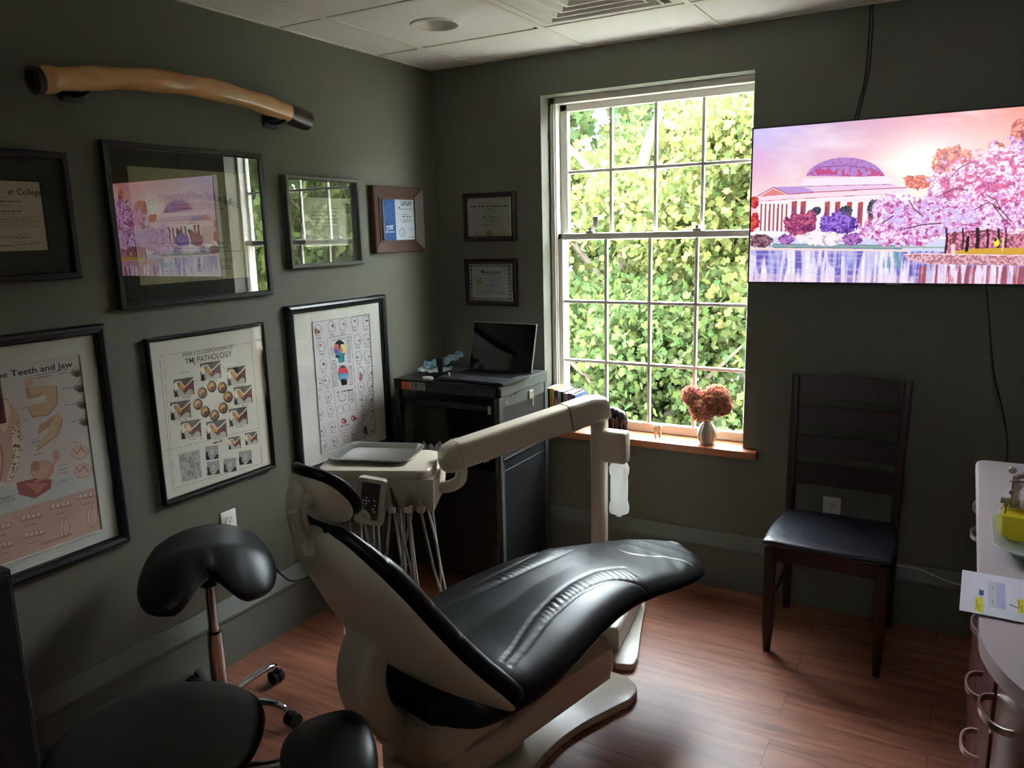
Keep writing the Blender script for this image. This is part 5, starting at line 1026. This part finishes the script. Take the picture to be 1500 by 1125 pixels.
def cp2(ins): rr = .30-ins; return [(2.505+ins, -1.832)]+[(2.805-rr*math.cos(R(a)), -1.834-rr*1.15*math.sin(R(a))) for a in range(0, 91, 6)]+[(XR-.008, -1.834-rr*1.15), (XR-.008, -1.832)]
B().prism(cp2(.055)[::-1], .0, .866).obj('carcass', M_cab, r, world=True, ang=30)
rr = .30-.038; arc = [(2.805-q*math.cos(R(a)), -1.836-q*1.15*math.sin(R(a))) for q, seq in ((rr, range(2, 89, 6)), (rr-.014, range(86, 1, -6))) for a in seq]
d = B().prism(arc, .09, .86).obj('door', M_cab, r, world=True, ang=30); handle(0, d, -1.90, .77, 2.553, R(14))
# sheet of paper
A = Art(.28, .21, 230, 160, [(58, 772), (1070, 925), (1100, 1195), (30, 1010)], (226, 226, 240))
A.poly([(155, 892), (187, 897), (186, 927), (154, 922)], (36, 70, 150)); A.line([(172, 922), (166, 938)], 4, (36, 70, 150)); A.poly([(130, 932), (180, 940), (174, 1026), (124, 1018)], (226, 216, 40)); A.poly([(390, 944), (450, 954), (445, 1040), (386, 1022)], (226, 216, 40))
A.poly([(214, 838), (266, 846), (258, 1000), (206, 990)], (206, 206, 222)); A.poly([(266, 846), (322, 854), (314, 1010), (258, 1000)], (186, 190, 224)); A.line([(343, 978), (388, 996)], 5, (40, 40, 60))
for x in (140, 152, 164): A.line([(x, 945), (x-4, 1015)], 2, (120, 110, 40))
for x in (400, 415, 430): A.line([(x, 955), (x-4, 1020)], 2, (120, 110, 40))
for x, y0, y1 in ((232, 866, 880), (248, 868, 892), (238, 950, 970), (300, 875, 920), (300, 975, 990), (346, 920, 965)): A.line([(x, y0), (x-2, y1)], 3.5, (90, 90, 110), .7)
r = root('paper_sheet', 'printed sheet with yellow highlights overhanging the counter edge', 'paper', (2.613, -1.68, .9025), R(-1))
o = A.obj('printed_side', M_print, r); o.rotation_euler = (R(-90), 0, 0); o.location = (0, 0, .0012)
B().box((-.14, -.105, .0), (.14, .105, .0008)).obj('sheet', M_paperw, r, smooth=False)
# plastic tray with bite block box and dental casts
M_ptray = mat('pale_plastic', (196, 208, 206), .3, var=.04); rg = []
cx_, cy_ = 2.70, -1.345
for w_, d_, z, q in ((.26, .22, .901, .05), (.27, .23, .903, .052), (.32, .285, .924, .062), (.335, .30, .9265, .066), (.333, .298, .929, .066), (.314, .28, .9275, .062), (.262, .222, .9045, .05)):
    rg.append([Vector((cx_+x, cy_+y, z)) for x, y in rrect(w_, d_, q, 6)])
tag(B().rings(rg).obj('plastic_tray', M_ptray, ang=60), 'pale plastic tray on the counter holding a yellow box', 'tray')
r = root('yellow_box', 'bright yellow plastic box standing in the pale tray', 'box', (2.66, -1.29, .9055), R(-4))
My = mat('yellow_plastic', (236, 214, 30), .4, var=.03); rg = []
for w_, d_, z in ((.205, .12, 0), (.215, .13, .055), (.215, .13, .06), (.205, .12, .06), (.198, .113, .006)): rg.append([Vector((x, y, z)) for x, y in rrect(w_, d_, .012, 4)])
B().rings(rg).obj('body', My, r, ang=40)
B().prism(rrect(.2, .115, .01), .05, .056).obj('lid', My, r, ang=40)
r = root('articulator', 'metal articulator holding pink and cream dental casts on the yellow box', 'dental model', (2.63, -1.28, .967), R(-18))
M_gum = mat('pink_gum', (206, 120, 118), .35, var=.05); M_cast = mat('cream_cast', (214, 190, 160), .6, var=.05); M_met = mat('dull_metal', (196, 190, 178), .35, .9)
B().box((-.06, -.03, 0), (.05, .03, .006), .003).obj('lower_frame', M_met, r)
def cast(z0, up, tl):
    M = Matrix.Translation((0, 0, z0)) @ Matrix.Rotation(R(tl), 4, 'Y'); s_ = 1 if up else -1
    arch = [(.034*math.cos(R(a))-.008, .028*math.sin(R(a))) for a in range(-80, 81, 10)]
    c = B().prism([(-.03, -.03), (.005, -.03)]+[(x*1.12, y*1.1) for x, y in arch]+[(.005, .03), (-.03, .03)], -.010, .008, .002, M=M).obj('cast_base', M_cast, r)
    g_ = B().tube([M @ Vector((x, y, s_*.012)) for x, y in arch], .0075, 8).obj('gum', M_gum, c); t_ = B()
    for x, y in arch[::1]: t_.sph(M @ Vector((x, y, s_*.0205)), (.0038, .0038, .006), u=8, v=6)
    t_.obj('teeth', mat('tooth_ivory', (232, 216, 196), .3), c)
cast(.018, True, 0); cast(.062, False, -8)
B().box((-.055, -.026, .072), (.055, .026, .078), .003, M=Matrix.Rotation(R(-8), 4, 'Y')).obj('upper_frame', M_met, r)
b = B(); b.cyl((-.055, -.03, .04), (-.055, .03, .04), .006).box((-.06, -.02, 0), (-.05, .02, .08), .003); b.obj('hinge', M_met, r)
B().cyl((-.045, .0, .07), (-.02, .0, .125), .0045).obj('incisal_pin', M_steel, r)
b = B(); b.cyl((-.08, -.012, .012), (-.055, -.012, .012), .008).cyl((-.075, -.012, -.012), (-.062, -.012, .02), .005); b.obj('thumb_screw', M_met, r); B().sph((-.066, .0, .088), .009).obj('thumb_screw', M_met, r)
r = root('articulator', 'grey metal ring tool lying behind the dental casts on the counter', 'instrument', (2.72, -1.06, .9015), R(10))
B().tube([Vector((.06*math.cos(t*.2094), .035*math.sin(t*.2094), .008)) for t in range(31)], .006, 8, caps=False).obj('ring', M_met, r); B().tube([(-.07, -.01, .02), (.08, .0, .02)], .005, 8).obj('bar', M_steel, r)
r = tag(B().box((2.60, -1.452, .9055), (2.68, -1.432, .917), .003).obj('wood_stick', mat('pinkish_wood', (176, 130, 116), .6), smooth=False), 'short brown block in the near corner of the pale tray', 'block')
# ================================================================ cabinets at the left edge
r = root('side_cabinet', 'black cabinet in shadow at the bottom left edge', 'cabinet', (.19, -2.75, 0))
B().box((.06, -3.05, .0), (.37, -2.47, .84), .004).obj('carcass', M_black, r, world=True, smooth=False)
B().box((.366, -3.04, .02), (.378, -2.48, .83), .003).obj('door', M_black, r, world=True, smooth=False)
r = root('wall_cabinet', 'dark maroon wall cupboard at the left edge above the black cabinet', 'cabinet', (.2, -2.8, 1.24))
B().box((.045, -3.1, 1.235), (.47, -2.475, 2.1), .003).obj('carcass', M_cab, r, world=True, smooth=False)
B().box((.47, -3.09, 1.245), (.486, -2.485, 2.09), .002).obj('door', M_cab, r, world=True, smooth=False)
# ================================================================ things on the window sill
SZL = .6755
M_page = mat('book_pages', (232, 228, 214), .9, var=.05, stretch=(60, 1, 1))
cols = [((34, 40, 66), .027, .208, 'navy blue paperback leftmost on the window sill'), ((206, 176, 50), .021, .208, 'mustard yellow paperback second from the left on the sill'), ((150, 92, 80), .022, .202, 'brownish red paperback with a blue top band on the sill'),
        ((176, 170, 164), .013, .197, 'thin pale grey book on the sill beside the red brown one'), ((30, 28, 30), .014, .196, 'thin black book in the middle of the sill row'), ((158, 150, 140), .020, .19, 'light grey book right of the thin black one'),
        ((96, 66, 56), .022, .191, 'dark brown book with a red foot near the right of the row'), ((60, 74, 110), .018, .186, 'slate blue book with a blue and white cover ending the row')]
x = .645
for k, (c, t_, h_, lb) in enumerate(cols):
    dp = .135-.004*(k % 3); r = root('book', lb, 'book', (x+t_/2, .015, SZL), R((-1, 0, 1, -1)[k % 4]), 'books on the window sill')
    y0 = -.058; y1 = y0+dp; mc = mat('book_cover_'+str(k), c, .5, var=.05)
    b = B(); b.box((-t_/2, y0, 0), (-t_/2+.0012, y1, h_)).box((t_/2-.0012, y0, 0), (t_/2, y1, h_)).box((-t_/2, y0-.001, 0), (t_/2, y0+.0008, h_)); b.obj('cover', mc, r, smooth=False)
    B().box((-t_/2+.0013, y0+.001, .003), (t_/2-.0013, y1-.004, h_-.003)).obj('pages', M_page, r, smooth=False)
    A = Art(t_*.92, h_*.94, 24, 180, None, c); g = random.Random(k)
    if k == 0: A.greek((.5, .1), (.5, .9), .5, (150, 160, 190), .7)
    if k == 1: A.f((A.V > .5), (190, 156, 44)); A.greek((.5, .1), (.5, .9), .4, (120, 90, 30))
    if k == 2: A.f(A.V < .17, (50, 70, 110)); A.greek((.5, .25), (.5, .9), .45, (220, 200, 190))
    if k == 6: A.f(A.V > .72, (170, 50, 56)); A.greek((.5, .1), (.5, .6), .35, (180, 160, 140))
    if k in (3, 5, 7): A.greek((.5, .12), (.5, .8), .4, (90, 86, 90))
    o = A.obj('spine_print', M_print, r, y=y0-.0016); o.location = (0, 0, h_/2)
    if k == 7:
        A = Art(.12, .17, 80, 110, None, (70, 110, 180)); A.f(A.noise(.2, .15, 3, 3) > .5, (170, 200, 230)); A.f(A.V > .75, (220, 214, 220)); A.f((A.V < .2), (60, 80, 150)); o = A.obj('cover_print', M_print, r); o.rotation_euler = (0, 0, R(90)); o.location = (t_/2+.0006, y0+dp/2, h_/2)
    x += t_+.0018
# elephant figurine
def remesh(o, vs_, it=6):
    m = o.modifiers.new('remesh', 'REMESH'); m.mode = 'VOXEL'; m.voxel_size = vs_; m.use_smooth_shade = True; s_ = o.modifiers.new('smooth', 'SMOOTH'); s_.iterations = it; s_.factor = .6
r = root('elephant_figurine', 'dark shiny elephant figurine on the sill behind the dental post', 'figurine', (1.0, .035, SZL), R(-20))
b = B(); b.sph((0, 0, .085), (.046, .032, .036)); b.sph((.03, 0, .08), (.03, .03, .034)); b.sph((-.05, 0, .095), (.024, .022, .026)); b.sph((-.02, 0, .105), (.03, .024, .02))
for x_, y_ in ((-.024, -.017), (-.024, .017), (.036, -.017), (.036, .017)): b.tube([(x_, y_, .085), (x_, y_, .04), (x_+.002, y_, .0)], [.016, .012, .0135], 12)
b.tube(cr([(-.062, 0, .095), (-.078, 0, .075), (-.08, 0, .045), (-.07, 0, .025), (-.084, 0, .018)]), [.013-.00028*k for k in range(33)], 10)
M_ele = mat('dark_bronze', (42, 36, 36), .25, .3, var=.3); o = b.obj('body', M_ele, r); remesh(o, .0022)
for sg in (-1, 1):
    b = B(); b.sph((-.036, sg*.027, .092), (.017, .004, .023)); b.obj('ear', M_ele, r); B().tube(cr([(-.062, sg*.012, .085), (-.076, sg*.014, .078), (-.084, sg*.014, .084)]), .0025, 6).obj('tusk', M_white, r)
B().tube(cr([(.058, 0, .095), (.068, 0, .07), (.066, 0, .045)]), .0025, 6).obj('tail', M_ele, r)
# tooth
b = B(); b.sph((-.009, 0, .05), (.0125, .012, .016)); b.sph((.009, 0, .05), (.0125, .012, .016)); b.sph((0, 0, .043), (.019, .012, .014)); b.tube([(-.009, 0, .04), (-.011, 0, .018), (-.009, 0, 0)], [.009, .0065, .004], 12).tube([(.009, 0, .04), (.011, 0, .018), (.009, 0, 0)], [.009, .0065, .004], 12)
o = b.obj('tooth_figurine', mat('ivory', (226, 200, 172), .4)); remesh(o, .0013, 4); o.location = (1.215, .02, SZL); o.rotation_euler = (0, 0, R(15)); tag(o, 'small ivory molar tooth figurine standing on the window sill', 'figurine')
# vase with dried hydrangeas
VX, VY = 1.455, .012
r = root('ribbed_vase', 'round ribbed grey and cream vase on the window sill', 'vase', (VX, VY, SZL))
prof = [(.026, 0), (.030, .002), (.041, .02), (.046, .042), (.044, .062), (.034, .084), (.022, .097), (.0185, .104), (.016, .104), (.018, .094), (.030, .07), (.012, .05)]
b = B(); n = 72; b.rings([[Vector((rr*(1-.09*abs(math.cos(a*4.5))**8*(1 if k < 8 else 0))*math.cos(a), rr*(1-.09*abs(math.cos(a*4.5))**8*(1 if k < 8 else 0))*math.sin(a), z)) for a in [2*math.pi*i/n for i in range(n)]] for k, (rr, z) in enumerate(prof)]); b.obj('body', mat('vase_glaze', (186, 178, 160), .35, var=.05), r, ang=40)
for k in range(9):
    a = 2*math.pi*(k+.5)/9; B().tube(cr([(rr*math.cos(a)*.935, rr*math.sin(a)*.935, z) for rr, z in prof[1:8]], 4), .0016, 6).obj('rib_line', mat('rib_dark', (70, 62, 54), .5) if k == 0 else bpy.data.materials['rib_dark'], r)
M_petal = leaf_mat('petal', None)
rf = root('dried_hydrangea', 'salmon pink dried hydrangea heads in the ribbed vase', 'flowers', (VX, VY, SZL+.10))
g = np.random.default_rng(8)
for k, (c, rd) in enumerate((((-.072, .0, .118), .050), ((.035, .005, .122), .058), ((-.018, -.02, .062), .058), ((.062, -.005, .082), .045))):
    n = 700; d = g.normal(size=(n, 3)); d /= np.linalg.norm(d, axis=1)[:, None]; p = np.array(c)+d*rd*(.8+.28*g.random((n, 1)))*np.array([1, .8, .92])
    a = g.normal(size=(n, 3)); a -= (a*d).sum(1)[:, None]*d*.6; a /= np.linalg.norm(a, axis=1)[:, None]; b_ = np.cross(a, d+.4*g.normal(size=(n, 3))); b_ /= np.linalg.norm(b_, axis=1)[:, None]; s_ = .009*(.7+.6*g.random((n, 1)))
    V = np.stack([p-a*s_, p-a*s_*.1+b_*s_*.8, p+a*s_+d*.003, p-a*s_*.1-b_*s_*.8], 1)
    col = np.array([.78, .34, .25])*(.55+.75*g.random((n, 1)))*(1+g.normal(size=(n, 3))*np.array([.05, .12, .1])); m_ = g.random(n) < .14; col[m_] = np.array([.62, .42, .16])
    numesh('flower_head', V, None, M_petal, rf, np.clip(col, .01, .8), world=False)
    B().sph(c, rd*.72, u=16, v=10).obj('flower_core', mat('flower_core_%d' % k, (196, 120, 100), .9, var=.3, vscale=80), rf)
    B().tube(cr([(0, 0, -.05), (c[0]*.3, c[1]*.3, .01), (c[0]*.8, c[1]*.8, c[2]*.75)]), .002, 6).obj('stem', mat('dry_stem_%d' % k, (120, 100, 60), .8), rf)
